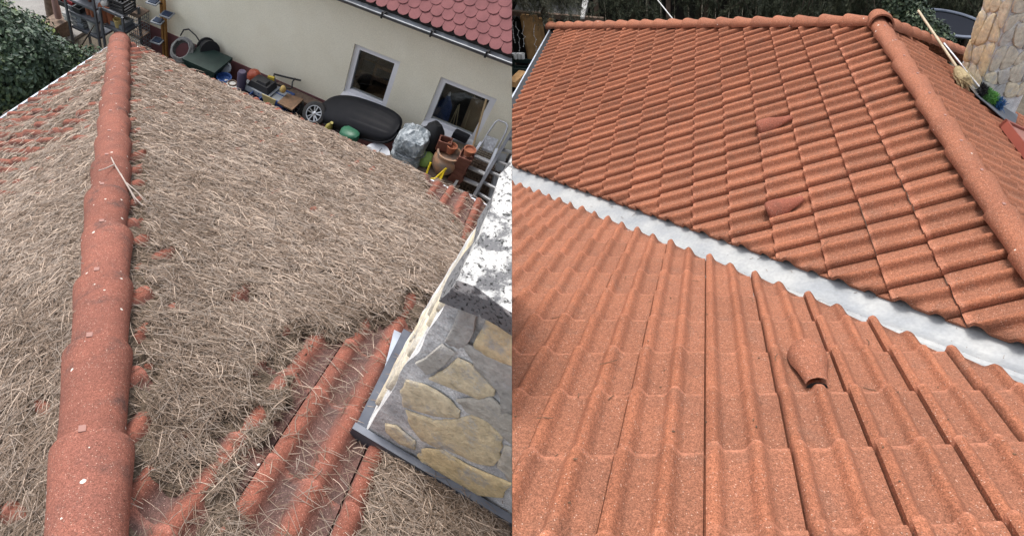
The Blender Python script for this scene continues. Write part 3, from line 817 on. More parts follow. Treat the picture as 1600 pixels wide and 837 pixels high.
for tgt, nm in ((apex + hl * 1.02, 'l'), (apex + hr * 1.6, 'r')):
    L_ = np.linalg.norm(tgt - apex); n_ = int(round(L_ / 1.18)); jj = [.15 + (L_ - .15) * k / n_ for k in range(n_ + 1)]
    cap_row(GR, apex, tgt, jj, 'hip_tile', M_NEWCAP, r_roof, .39, .27, hk=.84, lift=.06)
    if nm == 'l':
        dd = nz(tgt - apex); MB().lathe(tgt - dd * .02 + [0, 0, .05], [(.37, 0), (.36, .05), (.25, .14), (.08, .18)], 20, axis=dd).build('hip_end', M_NEWCAP, GR, r_roof, smooth=180)
# crown piece over the apex
mb = MB(); dn_ = nz(rd + np.array([0, 0, 0]));
cr_ = nz(-rd)
P = []; n = 18
for t_, r_ in ((-.35, .30), (-.2, .36), (.2, .44), (.38, .46), (.42, .45), (.42, .38)):
    for k in range(n + 1):
        an = math.pi * k / n * 1.1 - math.pi * .05
        P.append(apex + cr_ * t_ + np.array([math.cos(an) * r_, 0, math.sin(an) * r_ * .85 + .10 + (.06 if t_ < .3 else .02)]))
F = [(i * (n + 1) + k, i * (n + 1) + k + 1, (i + 1) * (n + 1) + k + 1, (i + 1) * (n + 1) + k) for i in range(5) for k in range(n)]
F += [tuple(range(n + 1))]
mb.add(P, F).build('apex_cap', M_NEWCAP, GR, r_roof, smooth=60, fix=False)
# gutter on the left eave, seen end on beyond the tiles
ea, eb = S1.pt(we[0] + .2, VE + .05), S1.pt(w0_, VE + .05)
m_black = mat('black steel', (.02, .02, .022), rough=.45)
m_white = mat('white paint', (.78, .78, .76), (.68, .68, .66), nscale=10, rough=.5)
MB().beam(ea + [-.16, 0, -.22], eb + [-.16, 0, -.22], .46, .10).build('gutter', m_black, GR, r_roof)
MB().beam(ea + [-.42, 0, -.15], eb + [-.42, 0, -.15], .06, .07).build('gutter_edge', m_zinc, GR, r_roof)
# valley sheet
m_valley = mat('white valley sheet', (.26, .275, .29), (.365, .37, .365), nscale=5, rough=.5, metal=.1, bump=.004, bscale=9, fine=.08, fscale=60, detail=5)
dA = nz(np.cross(nA, vd)); dA = dA if dA[0] > -9 and (dA @ (S1.pt(*ctr) - v0)) > 0 else -dA
dB = nz(np.cross(nB, vd)); dB = dB if (dB @ (S2.pt(*c2_) - v0)) > 0 else -dB
P = []; F = []; tt = np.linspace(-12, 26, 400); kk = [np.linalg.solve(np.column_stack([S1.A, S1.D, S1.N]), v0 + vd * t_ - S1.P0)[1] for t_ in tt]; ts = np.linspace(min(t_ for t_, k_ in zip(tt, kk) if k_ > vr + .25), 26, 160); prof_v = [(-1.1, 0), (-.25, 0), (-.20, .05), (-.15, 0), (-.05, -.02), (0, -.03), (.06, -.02), (.5, 0), (1.2, 0)]
for i, t_ in enumerate(ts):
    for (s_, h_) in prof_v:
        dv_, nv_ = (dB, nB / np.linalg.norm(nB)) if s_ < 0 else (dA, nA / np.linalg.norm(nA))
        jn = .012 * noise.noise((t_ * .7, s_ * 3, 1))
        P.append(v0 + vd * t_ + dv_ * abs(s_) + nv_ * (h_ - .13 + jn))
k = len(prof_v)
F = [(i * k + j, i * k + j + 1, (i + 1) * k + j + 1, (i + 1) * k + j) for i in range(len(ts) - 1) for j in range(k - 1)]
MB().add(P, F).build('valley_sheet', m_valley, GR, r_roof, smooth=40, fill=False)
# dirt line of needles caught against the bead, and a few crumbs
m_crumb = mat('brown crumbs', (.20, .12, .07), (.10, .07, .05), nscale=30, rough=.9)
mb = MB()
for i in range(900):
    t_ = rng.uniform(-6, 16); s_ = -.145 + rng.normal(0, .012) if rng.random() < .9 else rng.uniform(-.8, .9)
    dv_, nv_ = (dB, nB / np.linalg.norm(nB)) if s_ < 0 else (dA, nA / np.linalg.norm(nA))
    p = v0 + vd * t_ + dv_ * abs(s_) + nv_ * (-.118)
    an = rng.normal(0, .5) if abs(s_ + .145) < .05 else rng.uniform(0, 3.1); q_ = vd * math.cos(an) + dv_ * math.sin(an); l_ = rng.uniform(.02, .16) if rng.random() < .5 else .02
    mb.beam(p - q_ * l_ * .6, p + q_ * l_ * .6, .006, .006, up=nv_)
tag(mb.build('needle_litter', m_crumb, GR, clip=True, fix=False), 'thin line of brown needle litter caught along the white valley sheet', 'litter', kind='stuff')

mb = MB()
for i in range(150):
    S_ = S2 if i < 95 else S1
    w_, v_ = (rng.uniform(-4, 5), rng.uniform(-4, 5)) if i < 95 else (rng.uniform(w0_, we[0]), rng.uniform(-3, VE))
    h_ = float(S_.hgt(w_, v_)) + .012; an = rng.uniform(0, 6.28); l_ = rng.uniform(.03, .16) if i % 3 == 0 else rng.uniform(.008, .02)
    d_ = nz(S_.A) * math.cos(an) + nz(S_.D) * math.sin(an); p = S_.pt(w_, v_, h_); sd_ = np.cross(d_, nz(S_.N))
    x_, y_ = GR.px(p)
    if (i < 95) == (y_ > 250 + (x_ - 800) * .42 + 45) and (i < 95 or y_ < 240 + (x_ - 800) * .34):
        mb.tube([p - d_ * l_, p + sd_ * l_ * rng.normal(0, .25), p + d_ * l_], .006 if l_ > .025 else .010, 4)
tag(mb.build('stray_needles', m_crumb, GR, fix=False), 'few stray brown needles and crumbs left on the clean tiles', 'needles', kind='stuff')
# ventilation tiles: half cone hoods
M_VENT = tile_mat('vent tile', (.25, .085, .055), (.21, .075, .05), (.12, .07, .055), 0, 0, .08, cTile=.04, grain=.4, stain=.3)  # darker red hoods, the colour also standing in for shade on their sides
def hood(S, lo, hi, r0, r1, name='vent_tile', m=None):
    m = m or M_VENT; hi = (math.floor(hi[0]) + .585, hi[1])
    p0 = S.pt(*lo); p1 = S.pt(*hi); dd = p1 - p0; L_ = np.linalg.norm(dd); dd = dd / L_
    nn = nz(S.N); sd_ = np.cross(dd, nn); n = 16; P = []
    T = [(-.05, r0 * .80), (-.02, r0 * .94), (.03, r0), (.12, r0 * 1.02), (.35, r0 * .96), (.6, r0 * .45 + r1 * .55), (.85, r1 * 1.12), (1, r1)]
    for t_, r_ in T:
        for k in range(n + 1):
            an = math.pi * k / n
            P.append(p0 + dd * L_ * t_ + sd_ * math.cos(an) * r_ + nn * (math.sin(an) * r_ * (.95 - .30 * max(t_, 0)) + .03))
    F = [(i * (n + 1) + k, i * (n + 1) + k + 1, (i + 1) * (n + 1) + k + 1, (i + 1) * (n + 1) + k) for i in range(len(T) - 1) for k in range(n)]
    mb = MB().add(P, F)
    o = mb.build(name, m, GR, r_roof, smooth=60, fix=False, attr={'tile': np.full(len(P), .4), 'pan': np.zeros(len(P))})
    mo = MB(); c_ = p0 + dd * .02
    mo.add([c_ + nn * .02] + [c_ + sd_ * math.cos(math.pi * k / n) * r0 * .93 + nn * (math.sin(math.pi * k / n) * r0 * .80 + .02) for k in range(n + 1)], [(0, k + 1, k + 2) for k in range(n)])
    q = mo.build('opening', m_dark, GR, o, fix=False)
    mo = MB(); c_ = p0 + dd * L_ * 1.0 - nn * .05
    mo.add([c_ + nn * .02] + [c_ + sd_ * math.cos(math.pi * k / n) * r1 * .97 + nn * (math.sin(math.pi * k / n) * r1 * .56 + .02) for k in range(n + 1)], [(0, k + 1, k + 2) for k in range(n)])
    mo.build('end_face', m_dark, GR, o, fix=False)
    return o
hood(S1, S1.at(1189, 206), S1.at(1240, 190), .33, .12)
hood(S1, S1.at(1204, 336), S1.at(1258, 320), .33, .12)
hood(S2, S2.at(1259, 556), S2.at(1277, 603), .31, .165, m=M_NEWCAP)
print('vents', S2.at(1277, 606), S1.at(1240, 190), S1.at(1258, 320))

# ------------------------------------------------------------------ stone chimney on the far slope
rc = thing('stone_chimney', GR, S3.pt(*S3.at(1540, 150)), 'tall chimney of pale yellow and grey stones rising from the clean roof', 'chimney')
pF, pL, pR = S3.pt(*S3.at(1527, 150)), S3.pt(*S3.at(1497, 118)), S3.pt(*S3.at(1583, 184))
pL = pF + (pL - pF) * np.array([1, 1, 0]); pR = pF + (pR - pF) * np.array([1, 1, 0]) * 1.0
HZ = 9.0
pf = pF + [0, 0, -1.5]
quad = [pf, pf + (pR - pF), pf + (pR - pF) + (pL - pF), pf + (pL - pF)]
MB().prism(quad, (0, 0, HZ + 1.5)).build('masonry', m_mortar, GR, rc)
sm = MB(); tn = []
def stone_face(o, u, nu, nv, hz, off, tones, z0=0):
    global sm, tn
    J = rng.uniform(-.42, .42, (nu + 1, nv + 1, 2)); J[0, :, 0] = 0; J[-1, :, 0] = 0
    g = lambda i, j: o + u * ((i + J[i, j, 0]) / nu) + np.array([0, 0, (j + J[i, j, 1]) * hz / nv + z0])
    nn = nz(off)
    for i in range(nu):
        for j in range(nv):
            c = np.array([g(i, j), g(i + 1, j), g(i + 1, j + 1), g(i, j + 1)]); m_ = c.mean(0)
            c = m_ + (c - m_) * rng.uniform(.92, 1.04) + nn * .003
            n0 = sm.n; sm.stone(c, nn, rng.uniform(.05, .09)); tn.extend([rng.uniform(*tones)] * (sm.n - n0))
cc = (pF + pR + pL + (pR - pF + pL)) / 4
uR, uL = pR - pF, pL - pF
nR = nz(np.cross(uR, [0, 0, 1])); nR = nR if nR @ (pF - (pF + uL)) > 0 else -nR
nL = nz(np.cross(uL, [0, 0, 1])); nL = nL if nL @ (pF - (pF + uR)) > 0 else -nL
stone_face(pF, uR, 4, 13, HZ, nR, (.05, .5), -.3)  # side light painted in: shaded front stones greyer, lit left ones paler
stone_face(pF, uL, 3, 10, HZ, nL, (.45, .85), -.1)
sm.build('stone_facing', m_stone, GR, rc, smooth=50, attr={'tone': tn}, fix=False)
n3 = nz(S3.N); m_lead2 = mat('dark grey lead', (.10, .11, .13), (.14, .15, .17), nscale=8, rough=.6)
ap = [S3.pt(*S3.at(x, y)) for x, y in ((1519, 152), (1530, 146), (1586, 184), (1581, 200), (1566, 193))]
MB().prism([p + n3 * .13 for p in ap], n3 * .03).build('lead_apron', m_lead2, GR, rc)
ap = [S3.pt(*S3.at(x, y)) for x, y in ((1491, 118), (1499, 113), (1530, 147), (1522, 154))]
MB().prism([p + n3 * .13 for p in ap], n3 * .06).build('side_flashing', mat('grey flashing', (.30, .30, .29), (.22, .22, .21), nscale=9, rough=.6), GR, rc)

# skylight at the right edge
sk = thing('roof_window', GR, S3.pt(*S3.at(1590, 225)), 'red framed roof window at the right edge of the clean roof', 'roof window')
m_red = mat('red powder coated metal', (.30, .085, .06), (.26, .075, .055), nscale=5, rough=.45)
cn = [S3.at(1558, 198), S3.at(1600, 258)]
d1 = S3.pt(*S3.at(1601, 255)) - S3.pt(*S3.at(1559, 198)); b_ = S3.pt(*S3.at(1559, 198)); d2 = S3.pt(*S3.at(1600, 216)) - b_; d2 = d2 * 2.2
for nm, o_, l_, wd_ in (('frame', b_, d1, nz(d2) * .16), ('frame', b_, d2, nz(d1) * .16), ('frame', b_ + d2 - nz(d2) * .16, d1, nz(d2) * .16), ('frame', b_ + d1 - nz(d1) * .16, d2, nz(d1) * .16)):
    MB().prism([o_ + n3 * .05, o_ + l_ + n3 * .05, o_ + l_ + wd_ + n3 * .05, o_ + wd_ + n3 * .05], n3 * (.30 if wd_ is not None else 0)).build(nm, m_red, GR, sk)
q0 = b_ + nz(d1) * .17 + nz(d2) * .17; e1_ = d1 - nz(d1) * .34; e2_ = d2 - nz(d2) * .34
MB().prism([q0 + n3 * .1, q0 + e1_ + n3 * .1, q0 + e1_ + e2_ + n3 * .1, q0 + e2_ + n3 * .1], n3 * .17).build('cover', mat('pale red cover', (.36, .17, .14), rough=.35), GR, sk)

# brooms lying on the far slope
m_pole = mat('pale wooden pole', (.50, .42, .30), (.40, .33, .23), nscale=9, rough=.7)
m_alu = mat('brushed aluminium', (.62, .63, .65), (.5, .5, .52), nscale=9, rough=.35, metal=.7)
m_straw = mat('straw bristles', (.42, .34, .20), (.28, .22, .12), nscale=40, rough=.9, bump=.01, bscale=60)
def on3(x, y, h): return S3.pt(*S3.at(x, y)) + n3 * h
def bristles(mb, o, d_, spread, n_, L_, r_):
    for i in range(n_):
        t_ = nz(d_ + rng.normal(0, spread, 3)); s_ = o + rng.normal(0, r_, 3)
        mb.tube([s_, s_ + t_ * L_ * rng.uniform(.7, 1.1)], [.012, .008], 4)
b1 = thing('broom', GR, on3(1460, 80, .2), 'wooden pole broom with straw head lying beside the chimney on the clean roof', 'broom')
MB().tube([on3(1420, 37, .62), on3(1484, 117, .35)], .055, 10).build('handle', m_pole, GR, b1, smooth=60)
hd = nz(on3(1510, 146, .2) - on3(1484, 117, .35)); mb = MB(); o_ = on3(1484, 118, .33)
mb.lathe(o_, [(.07, 0), (.16, .1), (.22, .35), (.26, .7), (.27, .85), (.2, .9)], 14, axis=hd); bristles(mb, o_ + hd * .4, hd, .22, 160, .62, .12)
mb.build('head', m_straw, GR, b1, smooth=60, fix=False)
b2 = thing('brush', GR, on3(1500, 130, .2), 'aluminium pole brush with black green and blue bristles by the chimney foot', 'brush')
MB().tube([on3(1463, 83, .45), on3(1523, 150, .32)], .045, 10).build('handle', m_alu, GR, b2, smooth=60)
cq = [(1524, 153, (.02, .02, .022)), (1533, 160, (.10, .26, .07)), (1541, 165, (.14, .36, .08)), (1551, 173, (.04, .13, .30))]
ax = nz(on3(1552, 175, .3) - on3(1520, 150, .3))
for i, (x, y, c_) in enumerate(cq):
    mb = MB(); o_ = on3(x, y, .30)
    mb.lathe(o_ - ax * .14, [(.1, 0), (.15, .05), (.15, .26), (.1, .3)], 12, axis=ax)
    for k in range(260):
        v_ = nz(rng.normal(0, 1, 3)); s_ = o_ + ax * rng.uniform(-.14, .14); v_ = nz(v_ - ax * (v_ @ ax) * .8)
        mb.tube([s_, s_ + v_ * rng.uniform(.24, .31)], [.014, .010], 3)
    mb.build('bristles', mat('brush bristles', c_, rough=.8), GR, b2, fix=False)

# ================================================================== LEFT: the house behind and everything stored along its wall
YF = 6.2
A_ = lambda x, y, Y=YF: GL.onY(x, y, Y)
m_wall = mat('cream textured render', (.87, .825, .675), (.83, .78, .625), nscale=2.2, rough=.95, bump=.004, bscale=70, fine=.10, fscale=90, detail=8)
m_plinth = mat('plum plinth paint', (.20, .085, .09), (.16, .07, .075), nscale=4, rough=.85, bump=.002, bscale=60)
m_frame = mat('white window plastic', (.80, .80, .82), (.74, .74, .77), nscale=3, rough=.4)
m_glass = mat('window glass', (.9, .92, .92), rough=.02, trans=1, spec=.5)
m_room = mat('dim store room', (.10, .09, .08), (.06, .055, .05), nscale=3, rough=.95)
m_wood = mat('brown timber', (.22, .13, .07), (.14, .08, .045), nscale=14, rough=.8)
m_wood2 = mat('weathered plank', (.20, .145, .11), (.12, .085, .065), nscale=16, rough=.9, bump=.003, bscale=40)
m_shing = mat('rose roof shingle', (.21, .085, .087), (.17, .068, .071), nscale=5, rough=.9, fine=.2, fscale=160, bump=.002, bscale=200)
m_gutter = mat('dark grey steel', (.12, .125, .135), (.2, .2, .21), nscale=6, rough=.4, metal=.6)
m_dpur = m_plinth
hs = thing('neighbour_house', GL, (-2.5, YF, ZG), 'cream rendered house with plum plinth white windows and rose shingle roof', 'house')
WL, WR = A_(214, 20)[0], 3.0
ZT = A_(585, 0)[2] + .02; ZP = A_(376, 100)[2]
w1 = (A_(545, 110)[0] - .0, A_(611, 130)[0], A_(565, 155)[2] , A_(590, 84)[2])
w1 = (-1.99, -1.375, -4.43, -3.715); w2 = (-.855, -.165, -4.37, -3.70)
print('windows px', [tuple(np.round(GL.px(np.array([x, YF, z])))) for x, z in ((w1[0], w1[3]), (w1[1], w1[3]), (w1[0], w1[2]), (w1[1], w1[2]), (w2[0], w2[3]), (w2[1], w2[3]), (w2[0], w2[2]), (w2[1], w2[2]))])
wall = MB(); TH = .22
def wbox(x0, x1, z0, z1): wall.box(((x0 + x1) / 2, YF + TH / 2, (z0 + z1) / 2), (x1 - x0, TH, z1 - z0))
zs = [ZP, w1[2], w2[2], w2[3], w1[3], ZT]
wbox(WL, w1[0], ZP, ZT); wbox(w1[0], w1[1], ZP, w1[2]); wbox(w1[0], w1[1], w1[3], ZT); wbox(w1[1], w2[0], ZP, ZT)
wbox(w2[0], w2[1], ZP, w2[2]); wbox(w2[0], w2[1], w2[3], ZT); wbox(w2[1], WR, ZP, ZT)
wall.box((WL + TH / 2, YF + TH + 2.2, (ZP + ZT) / 2), (TH, 4.4, ZT - ZP))
wall.build('wall', m_wall, GL, hs, fix=True)
MB().box(((WL + WR) / 2 + .005, YF + TH / 2 - .008, (ZG + ZP) / 2 - .002), (WR - WL, TH + .004, ZP - ZG)).box((WL + TH / 2, YF + 2.4, (ZG + ZP) / 2), (TH, 4.3, ZP - ZG - .01)).build('plinth', m_plinth, GL, hs)
# roof with rounded shingles
zr0 = ZT + .02; yr0 = YF - .20; pr = R(32)
MB().box(((WL + WR) / 2, YF - .05, ZT + .0), (WR - WL, .16, .03)).build('soffit', m_wall, GL, hs)
sh = MB(); wS = .132; gS = .118; nrow = 26
su = np.array([0, math.cos(pr), math.sin(pr)]); sn = np.array([0, -math.sin(pr), math.cos(pr)])
for r_ in range(nrow):
    x = WL - .1 + (wS / 2 if r_ % 2 else 0)
    while x < 1.6:
        c_ = np.array([x, yr0, zr0]) + su * (gS * r_) + sn * (.012 + rng.normal(0, .0012))
        w_ = wS * .485
        pts = [(-w_, gS * 1.6), (-w_, gS * .42), (-w_ * .8, gS * .16), (-w_ * .38, 0), (w_ * .38, 0), (w_ * .8, gS * .16), (w_, gS * .42), (w_, gS * 1.6)]
        P = [c_ + np.array([1, 0, 0]) * u + su * v + sn * (.016 * (1 - v / (gS * 1.6))) for u, v in pts]
        sh.prism(P, -sn * .009); x += wS
sh.build('roof', m_shing, GL, hs)
MB().prism([(WL - .2, yr0 + .03, zr0 + .005), (2, yr0 + .03, zr0 + .005), (2, yr0 + 3, zr0 + 3 * math.tan(pr)), (WL - .2, yr0 + 3, zr0 + 3 * math.tan(pr))], (0, 0, -.04)).build('roof_deck', m_under, GL, hs)
# gutter: half round trough with hooks
gy, gz, gr_ = yr0 - .045, zr0 - .015, .05
P = []; xs = [WL - .1, 2.2]
for x in xs:
    for k in range(11):
        an = math.pi + math.pi * k / 10; P.append((x, gy + math.cos(an) * gr_, gz + math.sin(an) * gr_))
    for k in range(10, -1, -1):
        an = math.pi + math.pi * k / 10; P.append((x, gy + math.cos(an) * gr_ * .86, gz + math.sin(an) * gr_ * .86))
F = [(k, (k + 1) % 22, (k + 1) % 22 + 22, k + 22) for k in range(22)]
gt = MB().add(P, F).tube([(xs[0], gy - gr_, gz), (xs[1], gy - gr_, gz)], .011, 8).build('gutter', mat('galvanised gutter', (.20, .21, .225), (.15, .155, .165), nscale=8, rough=.38, metal=.7), GL, hs, smooth=60)
gx = [A_(x, y, gy)[0] for x, y in ((604, 6), (682, 34), (769, 66))]
for x in gx + [gx[0] - .95, gx[0] - 1.9]:
    MB().box((x, gy, gz - .01), (.022, gr_ * 2.3, .025)).box((x, gy - gr_ * 1.12, gz - .0), (.022, .012, .075)).build('hook', m_black, GL, gt)
MB().tube([(.30, YF - .06, ZT), (.30, YF - .06, ZG)], .045, 14).build('downpipe', m_gutter, GL, hs, smooth=60)
# windows
def window(wx, bars):
    x0, x1, z0, z1 = wx; f = .07; yy = YF + .07
    fr = MB(); 
    fr.box(((x0 + x1) / 2, yy, z0 + f / 2), (x1 - x0, .07, f)).box(((x0 + x1) / 2, yy, z1 - f / 2), (x1 - x0, .07, f))
    fr.box((x0 + f / 2, yy, (z0 + z1) / 2), (f, .07, z1 - z0 - 2 * f)).box((x1 - f / 2, yy, (z0 + z1) / 2), (f, .07, z1 - z0 - 2 * f))
    o = fr.build('window', m_frame, GL, hs)
    MB().box(((x0 + x1) / 2, YF + .0, z0 + .012), (x1 - x0, .18, .02)).build('sill', m_frame, GL, o)
    MB().box(((x0 + x1) / 2, yy, (z0 + z1) / 2), (x1 - x0 - 2 * f, .008, z1 - z0 - 2 * f)).build('pane', m_glass, GL, o)
window(w1, 0); window(w2, 0)
# rooms behind the panes
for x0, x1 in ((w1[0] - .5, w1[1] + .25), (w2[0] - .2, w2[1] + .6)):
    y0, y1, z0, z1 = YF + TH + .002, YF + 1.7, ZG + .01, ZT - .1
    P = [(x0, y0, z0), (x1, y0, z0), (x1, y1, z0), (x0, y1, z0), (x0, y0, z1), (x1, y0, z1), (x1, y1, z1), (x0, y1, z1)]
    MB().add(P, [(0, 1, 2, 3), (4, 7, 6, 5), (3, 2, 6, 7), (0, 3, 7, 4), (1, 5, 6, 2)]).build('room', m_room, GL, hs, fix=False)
ck = thing('wooden_chair', GL, (-1.6, YF + .6, ZG), 'brown wooden folding chair stacked inside behind the left window', 'chair')
zc = -4.62
sl = MB()
for dx in (-.17, .17): sl.beam((-1.62 + dx, YF + .42, ZG + .02), (-1.62 + dx, YF + .62, -3.78), .035, .03)
for k in range(4): sl.beam((-1.79, YF + .58 - k * .04, -3.86 - k * .16), (-1.45, YF + .58 - k * .04, -3.86 - k * .16), .03, .05)
sl.build('back_frame', m_wood, GL, ck)
MB().box((-1.62, YF + .42, zc + .1), (.36, .30, .03)).build('seat', m_wood, GL, ck)
lg = MB().beam((-1.78, YF + .3, zc + .1), (-1.78, YF + .3, ZG + .02), .03, .03).beam((-1.46, YF + .3, zc + .1), (-1.46, YF + .3, ZG + .02), .03, .03); lg.build('leg', m_wood, GL, ck)
sf = thing('wooden_shelf', GL, (-1.95, YF + .9, ZG), 'dark wooden shelving seen through the left window', 'shelf')
s_ = MB()
for z in (-4.9, -4.5, -4.15, -3.8): s_.box((-1.75, YF + 1.2, z), (1.0, .3, .03))
s_.build('board', m_wood, GL, sf)
MB().box((-2.25, YF + 1.2, -4.5), (.03, .3, 1.6)).box((-1.25, YF + 1.2, -4.5), (.03, .3, 1.6)).build('post', m_wood, GL, sf)
pz = thing('folded_parasol', GL, (-.66, YF + .4, ZG), 'folded blue parasol standing inside behind the right window', 'parasol')
pzt = GL.onY(700, 147, YF + .35)
m_blue = mat('blue canvas', (.035, .07, .20), (.025, .05, .15), nscale=9, rough=.8)
pb = np.array([pzt[0] + .02, YF + .35, ZG + .3])
MB().lathe(pb, [(.04, 0), (.13, .1), (.14, .35), (.10, .75), (.035, pzt[2] - pb[2] - .05), (.012, pzt[2] - pb[2])], 10).build('canopy', m_blue, GL, pz, smooth=30)
MB().tube([pb + [0, 0, -.3], pb], .015, 8).build('pole', m_wood, GL, pz)
MB().lathe((pzt[0] + .02, YF + .35, pzt[2] - .01), [(.018, 0), (.014, .03), (.004, .05)], 10).build('finial', m_frame, GL, pz, smooth=60)
bp_ = thing('cardboard_panel', GL, (-.3, YF + .3, ZG), 'brown cardboard panel leaning inside the right window', 'panel')
MB().prism([GL.onY(738, 152, YF + .32), GL.onY(768, 165, YF + .25), GL.onY(738, 214, YF + .25), GL.onY(716, 207, YF + .32)], (0, .02, 0)).build('panel', mat('brown cardboard', (.34, .26, .16), (.28, .21, .13), nscale=4, rough=.9), GL, bp_)
wk = thing('garden_stake', GL, (-.55, YF + .3, ZG), 'bundle of thin wooden stakes standing inside by the blue parasol', 'stakes')
mb = MB()
for (a0, a1) in (((706, 202), (716, 165)), ((711, 207), (718, 163)), ((700, 200), (714, 170)), ((724, 205), (742, 150))): mb.tube([GL.onY(*a0, YF + .28), GL.onY(*a1, YF + .34)], .008, 6)
mb.build('stake', mat('pale stake', (.40, .33, .20), rough=.8), GL, wk)

# ---- helper for simple stored objects
def put(px, py, Y): return GL.onY(px, py, Y)
m_terra = mat('terracotta', (.36, .13, .07), (.28, .10, .055), nscale=9, rough=.85, bump=.002)
m_brownpl = mat('brown plastic', (.17, .065, .045), (.13, .05, .035), nscale=6, rough=.5)
m_blkpl = mat('black plastic', (.02, .02, .023), rough=.42)
m_greypl = mat('grey plastic', (.24, .26, .29), (.18, .20, .22), nscale=6, rough=.5)
m_whitepl = mat('off white plastic', (.58, .57, .54), (.45, .44, .42), nscale=6, rough=.5)
m_redpl = mat('red plastic', (.30, .03, .03), rough=.5)
m_yellow = mat('yellow paint', (.70, .52, .03), rough=.4)
m_bluepl = mat('blue plastic', (.025, .065, .21), (.018, .05, .16), nscale=5, rough=.45)
m_green = mat('dark green plastic', (.014, .032, .027), (.010, .024, .021), nscale=7, rough=.5)
m_steel = mat('grey shelf steel', (.16, .17, .19), (.11, .115, .13), nscale=8, rough=.5, metal=.4)
def pot(c, r, h, m=m_terra, rim=True, taper=.72):
    mb = MB(); pr_ = [(r * taper, 0), (r * .97, h * .82)]
    if rim: pr_ += [(r * 1.08, h * .83), (r * 1.1, h)]
    else: pr_ += [(r, h)]
    pr_ += [(r * .92, h), (r * .85, h * .7), (.002, h * .68)]
    return mb.lathe(c, pr_, 18)
def crate(c, sx, sy, sz, t=.012, rot=0, slots=True):
    mb = MB(); x, y, z = c; cr, sr = math.cos(rot), math.sin(rot)
    def bb(dx, dy, dz, a_, b_, c_): mb.box((x + dx * cr - dy * sr, y + dx * sr + dy * cr, z + dz), (a_, b_, c_), rot)
    bb(0, 0, t / 2, sx, sy, t)
    for k, (h0, hh) in enumerate(((.22, .16), (.52, .16), (.88, .22)) if slots else ((.5, 1.0),)):
        bb(0, -sy / 2 + t / 2, sz * h0 + 0, sx, t, sz * hh); bb(0, sy / 2 - t / 2, sz * h0, sx, t, sz * hh)
        bb(-sx / 2 + t / 2, 0, sz * h0, t * .98, sy - 2 * t, sz * hh); bb(sx / 2 - t / 2, 0, sz * h0, t * .98, sy - 2 * t, sz * hh)
    for ax_ in (-1, 1):
        for ay in (-1, 1): bb(ax_ * (sx / 2 - t), ay * (sy / 2 - t), sz / 2, t * 2.1, t * 2.1, sz * .995)
    return mb
def one(mb, name, m, label, cat, group=None, smooth=None, fix=True):
    o = mb.build(name, m, GL, smooth=smooth, fix=fix); return tag(o, label, cat, group)

# ---- steel shelves
YS0, YS1 = 5.62, 5.98
def shelf(xl, xr, tops, zt_, label):
    t = thing('metal_shelf', GL, ((xl + xr) / 2, (YS0 + YS1) / 2, ZG), label, 'shelf', 'grey steel shelves of garden stores beside the house')
    for x in (xl, xr):
        for y in (YS0, YS1): MB().box((x, y, (ZG + zt_) / 2), (.035, .03, zt_ - ZG)).build('post', m_steel, GL, t)
    for z in tops: MB().box(((xl + xr) / 2, (YS0 + YS1) / 2, z - .02), (xr - xl - .04, YS1 - YS0 - .034, .035)).build('board', m_steel, GL, t)
    return t
rA = [put(190, 27, YS0), put(196, 55, YS0)]; xr2 = put(191, 27, YS0)[0]; xl2 = put(155, 8, YS0)[0]
lA = [put(146, 16, YS0), put(152, 38, YS0), put(157, 62, YS0)]; xr1 = put(148, 16, YS0)[0] ; xl1 = put(103, 8, YS0)[0]
xl2 = max(xl2, xr1 + .05)
zb2 = [p[2] for p in rA] + [rA[1][2] - .38]; zb1 = [p[2] for p in lA]
print('shelf', xl1, xr1, xl2, xr2, zb1, zb2)
shelf(xl2, xr2, zb2, zb2[0] + .0, 'grey steel shelf nearer the cream wall with black crate on top')
shelf(xl1, xr1, zb1 + [zb1[0] + .3], zb1[0] + .32, 'grey steel shelf further left holding books and terracotta pots')
ys = (YS0 + YS1) / 2
def onsh(px, z, Y=None):
    Y = Y or ys; lo, hi = xl1 - 1, xr2 + 1
    for _ in range(40):
        m_ = (lo + hi) / 2
        if GL.px(np.array([m_, Y, z]))[0] < px: lo = m_
        else: hi = m_
    return np.array([lo, Y, z + .001])
z0_, z1_, z2_ = zb2
one(crate(onsh(192, z0_, ys + .02), .26, .28, .16), 'crate', m_blkpl, 'black slatted crate on top of the shelf nearest the cream wall', 'crate')
one(pot(onsh(164, z0_), .10, .2, m_greypl), 'planter', m_greypl, 'round grey planter on the shelf top left of the black crate', 'planter', smooth=50)
one(pot(onsh(175, z0_, ys + .06), .09, .26, m_greypl), 'planter', m_greypl, 'tall grey planter right behind the black crate on the shelf', 'planter', smooth=50)
one(pot(onsh(206, z0_ + .02, ys + .28), .07, .22), 'bucket', m_whitepl, 'white bucket beside the wall by the black crate', 'bucket', smooth=50)
one(MB().lathe(onsh(164, z1_, ys - .08), [(.06, 0), (.075, .22), (.07, .25), (.05, .26)], 16), 'jar', m_terra, 'terracotta jar with white lid on the middle shelf', 'jar', smooth=50)
tag(MB().lathe(onsh(164, z1_ + .262, ys - .08), [(.055, 0), (.06, .03), (.04, .06)], 16).build('lid', m_whitepl, GL, smooth=50), 'white lid lying on the terracotta jar', 'lid')
one(pot(onsh(174, z1_, ys - .06), .07, .27), 'flower_pot', m_terra, 'tall stack of terracotta pots on the middle shelf beside the jar', 'pot', smooth=50)
one(pot(onsh(185, z1_, ys - .08), .06, .12), 'flower_pot', mat('pale yellow glaze', (.50, .38, .16), rough=.5), 'small yellow pot on the middle shelf', 'pot', smooth=50)
one(crate(onsh(191, z1_, ys + .02), .22, .26, .06, slots=False), 'seed_tray', m_greypl, 'dark grey seed tray on the middle shelf', 'tray')
